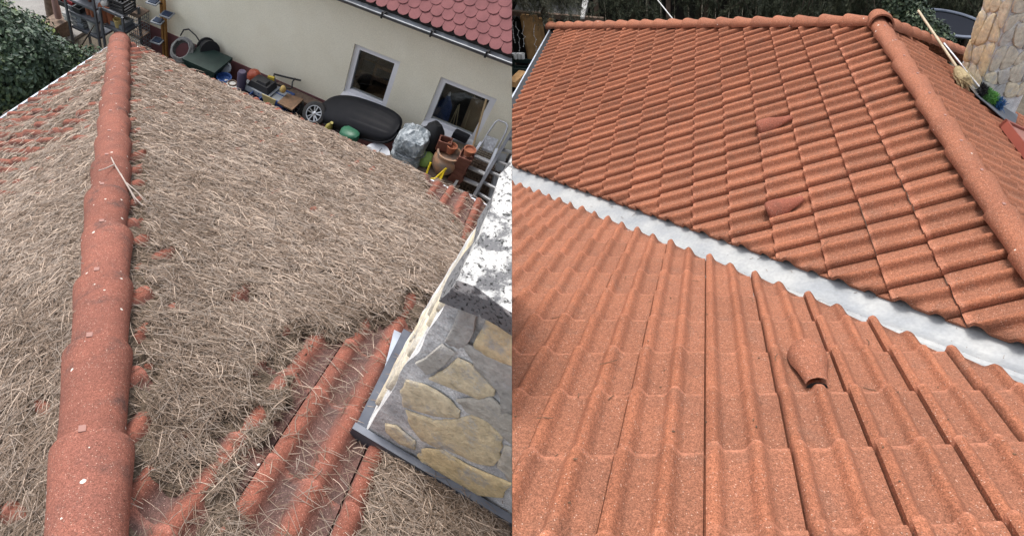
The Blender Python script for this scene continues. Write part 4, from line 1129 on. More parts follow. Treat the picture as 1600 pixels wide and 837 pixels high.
z0_, z1_, z2_ = zb1
for k, (x, s_, lab) in enumerate(((112, .12, 'white'), (120, .10, 'cream'), (128, .14, 'grey'))):
    mb = MB(); c_ = onsh(x + 4, z2_)
    for j in range(4 + k): mb.box(c_ + np.array([rng.normal(0, .006), rng.normal(0, .01), .018 + j * .032]), (.20, .26, .028), rng.normal(0, .06))
    one(mb, 'tile_stack', m_whitepl if k < 2 else m_greypl, f'{lab} stack of flat slabs on the lowest shelf {("at its left end", "beside the red crate", "next to the pale bucket")[k]}', 'slab stack')
one(crate(onsh(115, z2_ + .20, ys + .02), .20, .22, .14, slots=False), 'crate', m_redpl, 'red plastic crate on the slabs of the lowest shelf', 'crate')
one(pot(onsh(149, z2_, ys - .04), .11, .22), 'bucket', m_whitepl, 'pale bucket on the right end of the lowest shelf', 'bucket', smooth=50)
for k, x in enumerate((108, 118, 129)): one(crate(onsh(x, z1_, ys), .16, .28, .07, slots=False), 'seed_tray', m_blkpl if k != 1 else m_greypl, ('black seed tray at the left end of the middle shelf', 'grey seed tray in the middle of the middle shelf', 'black seed tray beside the small terracotta pots')[k], 'tray')
for k, x in enumerate((139, 146)): one(pot(onsh(x, z1_, ys - .05), .05, .17), 'flower_pot', m_terra, ('left small terracotta pot on the left steel shelf', 'right small terracotta pot on the left steel shelf')[k], 'pot', smooth=50)
for k, x in enumerate((134, 141)): one(pot(onsh(x, z0_, ys - .02), .045, .12), 'flower_pot', (m_whitepl, m_brownpl)[k], ('white pot on the top board of the left steel shelf', 'brown pot on the top board of the left steel shelf')[k], 'pot', smooth=50)
one(pot(onsh(127, z0_), .07, .10), 'bowl', m_bluepl, 'blue bowl on the top board of the left steel shelf', 'bowl', smooth=50)
# wire cage between shelf and wall
cg = thing('wire_cage', GL, put(214, 45, 6.0), 'grey wire mesh cage standing between the shelf and the cream wall', 'cage')
c1, c2 = put(209, 14, 6.05), put(221, 42, 6.05); mb = MB()
xa, xb, za, zb_ = c1[0], c1[0] + .2, ZG, c1[2]
for x in np.linspace(xa, xb, 6):
    for y in (5.9, 6.14): mb.beam((x, y, za), (x, y, zb_), .006, .006)
for z in np.linspace(za, zb_, 16):
    for y in (5.9, 6.14): mb.beam((xa, y, z), (xb, y, z), .006, .006)
    for x in (xa, xb): mb.beam((x, 5.9, z), (x, 6.14, z), .006, .006)
mb.build('mesh', m_greypl, GL, cg); MB().box(((xa + xb) / 2, 6.02, zb_), (.22, .26, .015)).build('top', m_wood2, GL, cg)
MB().box(((xa + xb) / 2, 6.02, zb_ - .34), (.20, .24, .012)).build('shelf_board', m_wood2, GL, cg)
# left of the shelf
one(MB().box(put(90, 38, 5.8) + [0, 0, -.12], (.26, .34, .34)).box(put(90, 38, 5.8) + [0, 0, .06], (.30, .38, .03)), 'wooden_box', m_wood2, 'weathered wooden box beside the left shelf', 'box')
pp = put(91, 26, 5.8)
one(MB().lathe(pp + [0, 0, -.02], [(.055, 0), (.06, .1), (.05, .5), (.035, .9), (.01, .98)], 12), 'furled_sunshade', mat('dusty pink cloth', (.33, .20, .18), rough=.9), 'dusty pink furled sunshade standing on the wooden box', 'sunshade', smooth=50)
one(MB().tube([put(80, 32, 6.1) + [0, 0, -.5], put(77, 10, 6.1), put(74, -12, 6.1)], [.09, .075, .07], 10), 'tree_trunk', m_wood2, 'dark leaning tree trunk at the left of the shelves', 'tree', smooth=60)
gsheet(GL, ZG + .02, -14, put(72, 5, 6.4)[0] - .2, 6.6, 12, 'lawn', mat('short lawn', (.13, .19, .06), (.09, .14, .04), nscale=12, rough=.95, bump=.03, bscale=60, fine=.4, fscale=90), n=30)
o = MB().box((-7.6, 6.2, ZG + .03), (2.0, .9, .05)).build('path', m_pave, GL); tag(o, kind='structure')

# ---- post with square lamps
lp = thing('lamp_post', GL, (put(258, 40, 6.1)[0], 6.08, ZG), 'brown wooden post with square blue solar lamps by the wall', 'lamp post')
px_ = put(257, 20, 6.12)[0]
MB().box((px_ - .035, 6.10, (ZG + ZT) / 2), (.035, .04, ZT - ZG)).box((px_ + .02, 6.10, (ZG + ZT) / 2), (.035, .04, ZT - ZG)).build('post', mat('ochre timber', (.32, .165, .05), (.25, .12, .035), nscale=12, rough=.6), GL, lp)
m_cell = mat('blue solar cell', (.02, .035, .07), rough=.25)
for x, y in ((240, 3), (261, 23), (247, 33), (246, 64)):
    c_ = put(x, y, 6.02)
    h = MB().box(c_, (.17, .17, .015), R(8)).build('lamp', m_greypl, GL, lp)
    MB().box(c_ + [0, 0, .012], (.12, .12, .012), R(8)).build('solar_cell', m_cell, GL, h)
    MB().beam(c_ + [0, 0, -.01], (px_, 6.10, c_[2] - .03), .012, .012).build('arm', m_black, GL, h)
# ---- hose, bin, reel
def ring_tube(mb, c, rx, r, tilt, n=28, k=1, sp=.0):
    for j in range(k):
        P = []
        for i in range(n + 1):
            an = 2 * math.pi * i / n; R_ = rx * (1 - .07 * (j % 4)) + rng.normal(0, .003)
            p = np.array([math.cos(an) * R_, math.sin(an) * R_ * math.cos(tilt), math.sin(an) * R_ * math.sin(tilt)]); P.append(c + p + np.array([0, -math.sin(tilt) * sp * j, math.cos(tilt) * sp * j]))
        mb.tube(P, r, 6, cap=False)
    return mb
bx = put(318, 104, 5.72); 
t = thing('storage_bin', GL, (bx[0], 5.8, ZG), 'dark green ribbed storage bin below the coiled hose', 'bin')
zb_ = put(300, 100, 5.62)[2]
mb = MB().box((bx[0], 5.82, (ZG + zb_) / 2), (.50, .42, zb_ - ZG))
for k in range(6): mb.box((bx[0] - .22 + k * .087, 5.602, (ZG + zb_) / 2), (.02, .02, zb_ - ZG - .1))
mb.build('body', m_green, GL, t); MB().box((bx[0], 5.82, zb_ + .02), (.54, .46, .04)).build('lid', m_green, GL, t)
m_hose = mat('grey garden hose', (.17, .17, .165), (.11, .11, .11), nscale=12, rough=.5)
one(ring_tube(MB(), put(288, 82, 5.84), .17, .014, R(40), k=12, sp=.011), 'garden_hose', m_hose, 'coiled grey garden hose resting on the green bin', 'hose', smooth=60, fix=False)
rl = thing('cable_reel', GL, put(325, 88, 6.0), 'black cable reel leaning on the cream wall above the plinth', 'cable reel')
rc_ = put(325, 78, 6.05); axr = nz((.75, -.55, .25))
MB().lathe(rc_ - axr * .09, [(.15, 0), (.15, .02), (.08, .03), (.08, .16), (.15, .17), (.15, .19)], 22, axis=axr).build('drum', m_blkpl, GL, rl, smooth=40)
mb = MB()
for j in range(7): 
    for_c = rc_ - axr * (.055 - j * .018); u_ = nz(np.cross(axr, [0, 0, 1])); v_ = np.cross(axr, u_)
    mb.tube([for_c + (u_ * math.cos(2 * math.pi * i / 20) + v_ * math.sin(2 * math.pi * i / 20)) * .115 for i in range(21)], .011, 5, cap=False)
mb.build('cable', m_blkpl, GL, rl, smooth=60, fix=False)
P = [put(282, 56, 6.14), put(287, 47, 6.13), put(295, 46, 6.1), put(306, 56, 6.1), (put(314, 68, 6.08))]
MB().tube(P, .010, 6).build('loose_cable', m_blkpl, GL, rl, smooth=60)
# ---- the row of things along the plinth
def fl(px, py, Y=5.9): return put(px, py, Y)
c_ = fl(352, 108, 5.9); one(MB().lathe(c_, [(.05, 0), (.085, .01), (.085, .06), (.06, .07), (.055, .05), (.02, .055)], 16, axis=nz((.3, -.5, .8))), 'motor', m_greypl, 'round grey metal drum between the green bin and the machine', 'drum', smooth=50)
c_ = fl(350, 122, 5.7); one(pot(c_ - [0, 0, .1], .10, .12, taper=.6), 'bowl', m_bluepl, 'dark blue bowl beside the round grey drum', 'bowl', smooth=50)
c_ = fl(363, 130, 5.65); one(pot(c_ - [0, 0, .08], .06, .09), 'flower_pot', m_wood2, 'small brown pot on the pale sheet by the purple canister', 'pot', smooth=50)
c_ = fl(364, 138, 5.6); one(MB().box(c_, (.34, .26, .02), R(10)).box(c_ + [.02, .03, .02], (.26, .2, .015), R(18)), 'sheet', m_whitepl, 'pale crumpled sheet under the small brown pot', 'sheet')
c_ = fl(377, 135, 5.62); one(MB().lathe(c_ - [0, 0, .04], [(.055, 0), (.065, .02), (.065, .24), (.05, .27)], 16), 'canister', mat('purple plastic', (.06, .048, .085), rough=.6), 'dark purple canister next to the blue crate', 'canister', smooth=50)
c_ = fl(392, 148, 5.62); one(crate(c_ - [0, 0, .12], .36, .28, .18), 'crate', m_bluepl, 'bright blue crate under the grey machine', 'crate')
mc = thing('pressure_washer', GL, fl(408, 135, 5.75), 'grey and black garden machine with orange bonnet on the blue crates', 'machine')
c_ = fl(408, 134, 5.75)
MB().box(c_ + [0, 0, -.03], (.46, .30, .06), R(-4), taper=.96).build('base', m_greypl, GL, mc)
MB().box(c_ + [.02, 0, .04], (.34, .24, .08), R(-4), taper=.8).box(c_ + [.04, -.02, .095], (.16, .12, .03), R(-4), taper=.8).build('housing', m_blkpl, GL, mc)
MB().lathe(fl(397, 118, 5.85) - [0, 0, .03], [(.10, 0), (.10, .04), (.07, .09), (.02, .11)], 16).build('bonnet', mat('orange plastic', (.33, .07, .035), rough=.4), GL, mc, smooth=60)
MB().box(fl(423, 126, 5.9), (.09, .04, .12), R(10)).build('sticker', mat('yellow sticker', (.55, .42, .06), rough=.5), GL, mc)
bc = fl(420, 160, 5.62); t = thing('crate', GL, bc, 'long blue crate with yellowish board leaning in front', 'crate')
crate(bc - [0, 0, .12], .50, .32, .20, rot=R(-2)).build('body', m_bluepl, GL, t)
one(MB().prism([fl(409, 147, 5.42), fl(431, 157, 5.42), fl(427, 168, 5.42), fl(412, 160, 5.42)], (0, .012, .0)), 'board', mat('ochre board', (.33, .27, .13), rough=.8), 'ochre board leaning on the long blue crate', 'board')
c_ = fl(432, 148, 5.75); t = thing('tray', GL, c_, 'blue rimmed dark tray behind the brown slab holding a yellow fruit', 'tray')
crate(c_ - [0, 0, .05], .40, .30, .07, slots=False, t=.02).build('rim', m_bluepl, GL, t); MB().box(c_ + [0, 0, -.005], (.36, .26, .02)).build('liner', m_greypl, GL, t)
one(MB().lathe(fl(441, 147, 5.75) + [0, 0, .02], [(.01, 0), (.035, .02), (.045, .05), (.03, .09), (.01, .11)], 12), 'gourd', mat('yellow gourd', (.50, .35, .12), rough=.5), 'small yellow gourd in the dark blue rimmed tray', 'gourd', smooth=60)
c_ = fl(454, 159, 5.66); one(MB().prism([fl(449, 148, 5.85), fl(474, 157, 5.85), fl(456, 174, 5.5), fl(433, 162, 5.5)], (0, 0, .02)), 'slab', mat('rusty brown slab', (.21, .125, .075), (.13, .085, .055), nscale=14, rough=.9), 'rusty brown slab lying on the wheel under the tray', 'slab')
one(MB().beam(fl(431, 133, 6.1), fl(500, 166, 6.1), .16, .03), 'plank', m_wood2, 'weathered brown plank lying along the plum plinth', 'plank')
P = [fl(428, 116, 6.12), fl(448, 121, 6.12), fl(470, 126, 6.12)]
hb = MB().tube(P, .012, 6).tube([fl(461, 123, 6.1), fl(457, 128, 6.0), fl(456, 138, 5.95), fl(452, 139, 5.95), fl(432, 132, 5.95), fl(428, 118, 6.1)], .011, 6)
one(hb, 'handle_frame', m_black, 'thin black tubular handle leaning on the wall left of the roof box', 'handle', smooth=60)
m_tyre = mat('black tyre rubber', (.025, .025, .027), (.035, .034, .034), nscale=20, rough=.8)
m_rim = mat('alloy rim', (.55, .56, .58), rough=.3, metal=.8)
def wheel(c, ax, r, label, grp='alloy car wheels stored by the wall'):
    t = thing('car_wheel', GL, c - np.array([0, 0, r * .6]), label, 'wheel', grp); ax = nz(ax); w_ = .075 * r / .16
    ref = np.cross(ax, (0, 0, 1))
    MB().ring(c - ax * w_, [(r * .66, 0), (r * .92, .004), (r, w_ * .35), (r, w_ * 1.65), (r * .92, w_ * 2 - .004), (r * .68, w_ * 2), (r * .66, w_ * 1.2), (r * .66, w_ * .3)], 32, axis=ax, ref=ref).build('tyre', m_tyre, GL, t, smooth=50, fix=False)
    mb = MB(); u_ = nz(ref); v_ = np.cross(ax, u_)
    mb.ring(c + ax * w_ * .72, [(r * .60, 0), (r * .66, 0), (r * .67, w_ * .25), (r * .61, w_ * .25)], 32, axis=ax, ref=ref)
    mb.lathe(c + ax * w_ * .5, [(r * .16, 0), (r * .16, w_ * .3), (r * .1, w_ * .38)], 16, axis=ax, ref=ref)
    for k in range(10):
        an = 2 * math.pi * k / 10 + (.09 if k % 2 else -.09); d_ = u_ * math.cos(an) + v_ * math.sin(an)
        mb.beam(c + ax * w_ * .66 + d_ * r * .12, c + ax * w_ * .80 + d_ * r * .63, r * .09, r * .05, up=ax)
    mb.build('rim', m_rim, GL, t, smooth=40)
    MB().lathe(c - ax * w_ * .1, [(r * .655, 0), (r * .65, .01)], 24, axis=ax, ref=ref).build('hub_back', m_blkpl, GL, t)
wheel(fl(492, 178, 5.62), (.06, -.80, .60), .155, 'alloy car wheel leaning upright beside the roof box')
wheel(fl(458, 170, 5.80), (.02, -.45, .9), .155, 'alloy car wheel lying half hidden under the rusty slab')
# ---- roof box
rb = thing('roof_box', GL, fl(565, 190, 5.75), 'long black glossy car roof box lying along the cream wall', 'roof box')
m_box = mat('black roof box shell', (.010, .011, .014), (.014, .014, .017), nscale=5, rough=.55, spec=.12)
cA, cB = np.array(fl(503, 168, 5.78)), np.array(fl(622, 205, 5.68)); ax = cB - cA; Lb = np.linalg.norm(ax); ax = ax / Lb
tiltn = nz(np.array([-.03, -.35, .93])); sd_ = nz(np.cross(tiltn, ax)); up_ = np.cross(ax, sd_)
P = []; nu, nv = 30, 28
def boxring(t_, top):
    # half width and height along the box
    e_ = np.clip(t_, 0, 1); wv_ = (1 - abs(2 * e_ - 1) ** (5.5 if e_ > .5 else 2.4)) ** (1 / 2.6) * .25 * (1 - .12 * (e_ - .5)) if 0 < e_ < 1 else 0
    return wv_, wv_
for i in range(nu + 1):
    t_ = .5 - .5 * math.cos(math.pi * i / nu); hw, _ = boxring(t_, 1); hw = max(hw, .03)
    hh = .17 * (math.sin(math.pi * min(max(t_, .02), .98)) ** .42) * (1.05 - .25 * t_)
    for j in range(nv + 1):
        an = math.pi * j / nv; cx_ = math.cos(an); sx_ = math.sin(an) ** .55 if math.sin(an) > 0 else 0
        rr = .006 * math.sin(cx_ * 22) * (1 if .45 < t_ < .92 and abs(cx_) < .62 else 0)
        x = abs(cx_) ** .72 * (1 if cx_ > 0 else -1)
        P.append(cA + ax * Lb * t_ + sd_ * hw * x + up_ * (hh * sx_ + rr))
F = [(i * (nv + 1) + j, i * (nv + 1) + j + 1, (i + 1) * (nv + 1) + j + 1, (i + 1) * (nv + 1) + j) for i in range(nu) for j in range(nv)]
MB().add(P, F).build('lid', m_box, GL, rb, smooth=50)
P2b = []
for i in range(nu + 1):
    t_ = .5 - .5 * math.cos(math.pi * i / nu); hw, _ = boxring(t_, 1); hw = max(hw, .03)
    for j in range(9):
        an = math.pi * j / 8; P2b.append(cA + ax * Lb * t_ + sd_ * (hw * 1.02) * math.cos(an) - up_ * (.01 + .09 * math.sin(an) ** .6))
F = [(i * 9 + j, i * 9 + j + 1, (i + 1) * 9 + j + 1, (i + 1) * 9 + j) for i in range(nu) for j in range(8)]
MB().add(P2b, F).build('base', m_box, GL, rb, smooth=50)
for s_ in (-1, 1):
    path = []
    for i in range(nu + 1):
        t_ = .5 - .5 * math.cos(math.pi * i / nu); hw, _ = boxring(t_, 1); path.append(cA + ax * Lb * t_ + sd_ * s_ * (max(hw, .03) * 1.03) - up_ * .004)
    MB().tube(path, .012, 6).build('seam', m_blkpl, GL, rb, smooth=60)
# things below the roof box
c_ = fl(512, 196, 5.5); one(MB().lathe(c_ - [0, 0, .08], [(.04, 0), (.045, .10), (.02, .15), (.02, .19)], 12, axis=nz((.3, -.2, .9))), 'bottle', mat('dull yellow plastic', (.35, .30, .08), rough=.5), 'dull yellow bottle under the left end of the roof box', 'bottle', smooth=50)
c_ = fl(546, 210, 5.42); one(MB().lathe(c_ - [0, 0, .06], [(.11, 0), (.13, .03), (.12, .1), (.09, .12)], 14), 'tub', mat('green plastic', (.03, .12, .07), rough=.4), 'dark green tub under the roof box', 'tub', smooth=50)
dc = thing('satellite_dish', GL, fl(588, 246, 5.35), 'pale grey satellite dish propped below the roof box', 'dish')
dn2 = nz((.05, -.35, .93)); MB().lathe(fl(588, 243, 5.38) - dn2 * .05, [(.02, .03), (.09, .035), (.15, .055), (.165, .075), (.155, .078), (.09, .055), (.01, .05)], 26, axis=dn2).build('bowl', mat('pale grey enamel', (.50, .52, .56), rough=.5), GL, dc, smooth=60, fix=False)
MB().tube([fl(588, 243, 5.38), fl(597, 231, 5.38)], .007, 6).build('arm', m_greypl, GL, dc)
# ---- stack wrapped in grey foil
wf = thing('wrapped_stack', GL, fl(635, 250, 5.6) , 'stack wrapped in shiny grey plastic foil right of the roof box', 'wrapped stack')
m_foil = mat('grey plastic foil', (.19, .22, .245), (.46, .50, .53), nscale=10, rough=.25, bump=.03, bscale=22, contrast=(.45, .62), detail=8)
b0, b1_ = fl(628, 262, 5.62), fl(638, 214, 5.62)
mb = MB(); n_ = 28; Pv = []; Hs = b1_[2] - b0[2] + .12
for i, (t_, r_) in enumerate(((-.6, .25), (-.2, .25), (0, .24), (.18, .235), (.22, .19), (.3, .205), (.5, .2), (.56, .18), (.62, .205), (.8, .2), (.93, .185), (1, .13), (1.03, .04))):
    for k in range(n_):
        an = 2 * math.pi * k / n_; q_ = (abs(math.cos(an)) ** 4 + abs(math.sin(an)) ** 4) ** -.25 * .92
        wob = 1 + .05 * math.sin(an * 7 + i * 2.1) + rng.normal(0, .03)
        Pv.append((b0[0] + math.cos(an) * r_ * q_ * wob, b0[1] + math.sin(an) * r_ * q_ * wob, b0[2] + Hs * t_ + rng.normal(0, .008)))
F = [(i * n_ + k, i * n_ + (k + 1) % n_, (i + 1) * n_ + (k + 1) % n_, (i + 1) * n_ + k) for i in range(12) for k in range(n_)] + [tuple(range(12 * n_, 13 * n_))]
mb.add(Pv, F).build('foil', m_foil, GL, wf, smooth=35)
mb = MB()
for t_ in (.2, .56):
    z = b0[2] + Hs * t_; mb.tube([(b0[0] + math.cos(2 * math.pi * k / 20) * .205, b0[1] + math.sin(2 * math.pi * k / 20) * .205, z) for k in range(21)], .008, 5, cap=False)
mb.build('tie', m_greypl, GL, wf, fix=False)
# ---- black bag with lime pocket
bg_ = thing('rucksack', GL, fl(668, 245, 5.7), 'black crumpled rucksack with lime green lower pocket against the wall', 'rucksack')
mb = MB(); c_ = fl(672, 220, 5.82)
mb.lathe(c_ - [0, 0, .2], [(.09, 0), (.14, .08), (.15, .22), (.12, .36), (.05, .45)], 18); V = mb.v[0]; V += np.array([[noise.noise(p * 14) * .04, noise.noise(p * 14 + 5) * .04, noise.noise(p * 14 + 9) * .03] for p in V])
mb.build('body', mat('black nylon', (.014, .014, .016), rough=.6), GL, bg_, smooth=40)
mb = MB(); mb.lathe(fl(664, 249, 5.66) - [0, 0, .06], [(.08, 0), (.10, .03), (.095, .12), (.05, .16)], 16); mb.build('pocket', mat('lime nylon', (.28, .42, .12), rough=.6), GL, bg_, smooth=60)
MB().tube([fl(683, 212, 5.85), fl(687, 222, 5.8), fl(683, 240, 5.72), fl(675, 252, 5.66)], .010, 6).build('piping', m_whitepl, GL, bg_, smooth=60)
# ---- pallet, big pot and planters
pl_ = thing('wooden_table', GL, fl(685, 275, 5.6), 'low weathered plank stand carrying the big clay pot', 'stand')
ztb = fl(690, 272, 5.62)[2]
x0_, x1_ = fl(655, 262, 5.62)[0], fl(716, 284, 5.62)[0]
for k in range(5): MB().box(((x0_ + x1_) / 2, 5.46 + k * .105, ztb - .015), (x1_ - x0_ + .08, .095, .03)).build('plank', m_wood2, GL, pl_)
for x in (x0_, x1_):
    for y in (5.46, 5.88): MB().box((x, y, (ZG + ztb - .03) / 2), (.05, .05, ztb - .03 - ZG)).build('leg', m_wood2, GL, pl_)
bpot = fl(689, 268, 5.66); hp_ = fl(697, 236, 5.66)[2] - bpot[2]
m_clay = mat('stained clay', (.42, .22, .12), (.22, .18, .15), nscale=7, rough=.85)
one(MB().lathe((bpot[0], bpot[1], ztb + .002), [(.08, 0), (.12, .05), (.165, hp_ * .45), (.155, hp_ * .75), (.125, hp_ * .9), (.15, hp_ * .93), (.15, hp_), (.13, hp_), (.12, hp_ * .8), (.01, hp_ * .78)], 26), 'clay_pot', m_clay, 'big bulbous stained clay pot on the plank stand', 'pot', smooth=50)
for k, (x, y, m_, lab) in enumerate(((692, 229, m_brownpl, 'square brown planter lying in the mouth of the big clay pot'), (703, 236, m_terra, 'small round terracotta pot on the rim of the big clay pot'))):
    c_ = fl(x, y, 5.72)
    if k == 0: mb = crate((c_[0], c_[1], ztb + hp_ * .9), .15, .13, .13, slots=False, rot=.2)
    else: mb = pot((c_[0], c_[1] - .02, ztb + hp_ * .92), .06, .10)
    one(mb, 'planter' if k == 0 else 'flower_pot', m_, lab, 'planter' if k == 0 else 'pot', smooth=None if k == 0 else 50)
c_ = fl(713, 276, 5.66); first = None
for k in range(7):
    zz = ztb + .002 + k * .052
    mb = crate((c_[0] + rng.normal(0, .004), c_[1] + rng.normal(0, .006), zz), .155, .19, .06, slots=False, rot=rng.normal(0, .05), t=.01)
    o = one(mb, 'planter', m_brownpl, ('lowest brown planter of the nested stack by the step ladder', 'second brown planter from the bottom of the nested stack', 'third brown planter from the bottom of the nested stack', 'middle brown planter of the nested stack of seven', 'third brown planter from the top of the nested stack', 'second brown planter from the top of the nested stack', 'topmost brown planter of the nested stack under the round pot')[k], 'planter', 'nested brown planters on the plank stand')
one(pot((c_[0], c_[1], ztb + .002 + 7 * .052 + .014), .065, .08), 'flower_pot', m_terra, 'round terracotta pot on top of the nested brown planters', 'pot', smooth=50)
yh = MB().tube([fl(673, 254, 5.35), fl(666, 272, 5.3), fl(669, 280, 5.28), fl(680, 279, 5.28), fl(697, 263, 5.35), fl(690, 278, 5.28), fl(684, 290, 5.25)], .012, 8).tube([fl(697, 263, 5.35), fl(683, 284, 5.28), fl(678, 290, 5.25)], .012, 8)
one(yh, 'bow_handle', m_yellow, 'bright yellow bent tube handle in front of the big clay pot', 'handle', smooth=60)
one(MB().tube([fl(728, 262, 5.75), fl(741, 222, 5.95), fl(760, 155, 6.14)], .012, 8), 'wooden_pole', mat('bleached pole', (.42, .30, .17), rough=.8), 'long thin bamboo pole leaning beside the right window', 'pole', smooth=60)
bb_ = fl(720, 213, 6.06); one(MB().box(bb_, (.19, .10, .07), R(-3)).box(bb_ + [0, 0, .04], (.17, .085, .012), R(-3)), 'black_box', m_blkpl, 'small black box on the sill of the right window', 'box')
# ---- mesh crates behind the ladders
for k, (x, y, n_) in enumerate(((752, 262, 5), (793, 268, 4))):
    c_ = fl(x, y, 5.95)
    t = thing('mesh_crate', GL, (c_[0], 5.98, ZG), ('stack of brown mesh crates behind the left step ladder', 'stack of brown mesh crates behind the right ladder')[k], 'crate stack')
    for q_ in range(n_):
        mb = MB(); z0 = ZG + .05 + q_ * .19; X = c_[0] + .02; 
        for xx in np.linspace(-.19, .19, 10): mb.beam((X + xx, 5.82, z0), (X + xx, 5.82, z0 + .16), .012, .008); mb.beam((X + xx, 5.82, z0 + .165), (X + xx, 6.12, z0 + .165), .008, .008)
        for zz in np.linspace(0, .165, 5): mb.beam((X - .2, 5.82, z0 + zz), (X + .2, 5.82, z0 + zz), .008, .010)
        for yy in np.linspace(5.82, 6.12, 8): mb.beam((X - .2, yy, z0 + .165), (X + .2, yy, z0 + .165), .008, .008)
        mb.box((X, 5.97, z0 + .02), (.36, .28, .02)); mb.build('crate', m_wood2, GL, t)
# ---- step ladder with platform
sl_ = thing('step_ladder', GL, fl(740, 300, 5.55), 'aluminium step ladder with platform and hoop leaning on the wall', 'ladder')
def line(p, q, t): return np.array(p) * (1 - t) + np.array(q) * t
Lb0, Lt0 = fl(706, 296, 5.50), fl(752, 222, 5.92); Rb0, Rt0 = fl(741, 312, 5.48), fl(776, 232, 5.90)
for p_, q_ in ((Lb0, Lt0), (Rb0, Rt0)): MB().beam(line(p_, q_, -.6), q_, .03, .05).build('rail', m_alu, GL, sl_)
for t_ in (-.22, .03, .27, .50, .73): MB().beam(line(Lb0, Lt0, t_), line(Rb0, Rt0, t_), .055, .018).build('step', m_alu, GL, sl_)
pc = (fl(752, 234, 5.9), fl(759, 214, 5.98), fl(777, 221, 5.98), fl(768, 240, 5.9))
MB().prism(pc, (0, 0, .03)).build('platform', mat('pressed aluminium', (.6, .61, .63), (.38, .39, .40), nscale=14, rough=.35, metal=.6, bump=.01, bscale=30), GL, sl_)
MB().tube([fl(751, 228, 5.93), fl(763, 207, 6.02), fl(774, 191, 6.08), fl(779, 188, 6.1), fl(790, 192, 6.1), fl(793, 197, 6.08), fl(790, 207, 6.04), fl(775, 236, 5.93)], .011, 8).build('hoop', m_alu, GL, sl_, smooth=60)
# ---- extension ladder at the right
el = thing('extension_ladder', GL, fl(775, 310, 5.55), 'grey extension ladder with pale rungs right of the step ladder', 'ladder')
a0, a1 = fl(742, 303, 5.45), fl(803, 200, 6.05); b0_, b1q = fl(770, 320, 5.45), fl(840, 195, 6.02)
MB().beam(line(a0, a1, -.4), a1, .035, .075).build('rail', m_gutter, GL, el); MB().beam(line(b0_, b1q, -.4), b1q, .035, .075).build('rail', m_gutter, GL, el)
for t_ in (-.16, .01, .17, .33, .49, .66, .82): MB().beam(line(a0, a1, t_) + [0, .03, 0], line(b0_, b1q, t_ * .94) + [0, .03, 0], .03, .025).build('rung', m_alu, GL, el)
one(MB().beam(fl(766, 322, 5.6), fl(785, 240, 6.0), .09, .05), 'batten', mat('pale grey batten', (.42, .43, .44), rough=.5), 'pale grey batten standing between the two ladders', 'batten')

# ---- ivy bush at the far left
def leaf_mesh(n, pts_fn, size, G, name, m, parent, tone_fn=None):
    V = []; F = []; T = []
    C, N_ = pts_fn(n)
    k = len(C)
    d1 = nz_rows(np.cross(N_, rng.normal(0, 1, (k, 3)))); d2 = np.cross(N_, d1)
    s_ = size * rng.uniform(.6, 1.3, k)[:, None]
    v0 = C - d1 * s_; v1 = C + d2 * s_ * .62 + N_ * s_ * .15; v2 = C + d1 * s_; v3 = C - d2 * s_ * .62 + N_ * s_ * .15
    V = np.stack([v0, v1, v2, v3], 1).reshape(-1, 3)
    F = (np.arange(k)[:, None] * 4 + np.arange(4)).tolist()
    T = np.repeat(tone_fn(C) if tone_fn else rng.random(k), 4)
    mb = MB(); mb.v = [V]; mb.f = F; mb.n = len(V)
    return mb.build(name, m, G, parent, attr={'tone': T}, fix=False, fill=False)
def nz_rows(a_): return a_ / np.maximum(np.linalg.norm(a_, axis=1, keepdims=True), 1e-9)
def leaf_mat(name, c0, c1, c2, rough=.45):
    m = bpy.data.materials.new(name); m.use_nodes = True; t = m.node_tree; b = t.nodes['Principled BSDF']
    b.inputs['Roughness'].default_value = rough; b.inputs['Specular IOR Level'].default_value = .35
    at = t.nodes.new('ShaderNodeAttribute'); at.attribute_name = 'tone'
    r = t.nodes.new('ShaderNodeValToRGB'); r.color_ramp.elements[0].color = (*c0, 1); r.color_ramp.elements[1].color = (*c2, 1)
    e = r.color_ramp.elements.new(.7); e.color = (*c1, 1)
    t.links.new(at.outputs['Fac'], r.inputs[0]); t.links.new(r.outputs[0], b.inputs['Base Color']); return m
def lobes_pts(lobes, fill=.35):
    def fn(n):
        vol = np.array([l[3] * l[4] + l[4] * l[5] + l[3] * l[5] for l in lobes]); cnt = rng.multinomial(n, vol / vol.sum())
        C = []; N_ = []
        for l, k in zip(lobes, cnt):
            d_ = nz_rows(rng.normal(0, 1, (k, 3))); r_ = 1 - np.abs(rng.normal(0, fill * .5, k)); r_ = np.clip(r_, .1, 1.05)
            bump = 1 + .16 * np.array([noise.noise(p * 2.6 + l[0]) for p in d_]) + .10 * np.array([noise.noise(p * 7 + l[1]) for p in d_])
            C.append(np.array(l[:3]) + d_ * (r_ * bump)[:, None] * np.array(l[3:6])); N_.append(nz_rows(d_ + rng.normal(0, .55, (k, 3)) + np.array([0, 0, .4])))
        return np.vstack(C), np.vstack(N_)
    return fn
m_ivy = leaf_mat('ivy leaves', (.030, .055, .038), (.075, .115, .06), (.34, .42, .14))
bu = thing('ivy_bush', GL, (-6.6, 4.9, ZG), 'dense dark ivy bush with pale yellow green young leaves left of the old roof', 'bush')
q1, q2, q3, q4 = GL.onZ(5, 105, -4.3), GL.onZ(60, 112, -4.6), GL.onZ(112, 108, -4.85), GL.onZ(-40, 90, -4.2)
lob = [(*q1, .80, .72, .7), (*(q2 + [0, .1, -.1]), .62, .6, .5), (*(q3 + [.1, .15, -.15]), .52, .5, .4), (*q4, .9, .85, .8), (*GL.onZ(20, 150, -5.0), .6, .5, .35), (*GL.onZ(35, 62, -4.9), .55, .5, .4)]
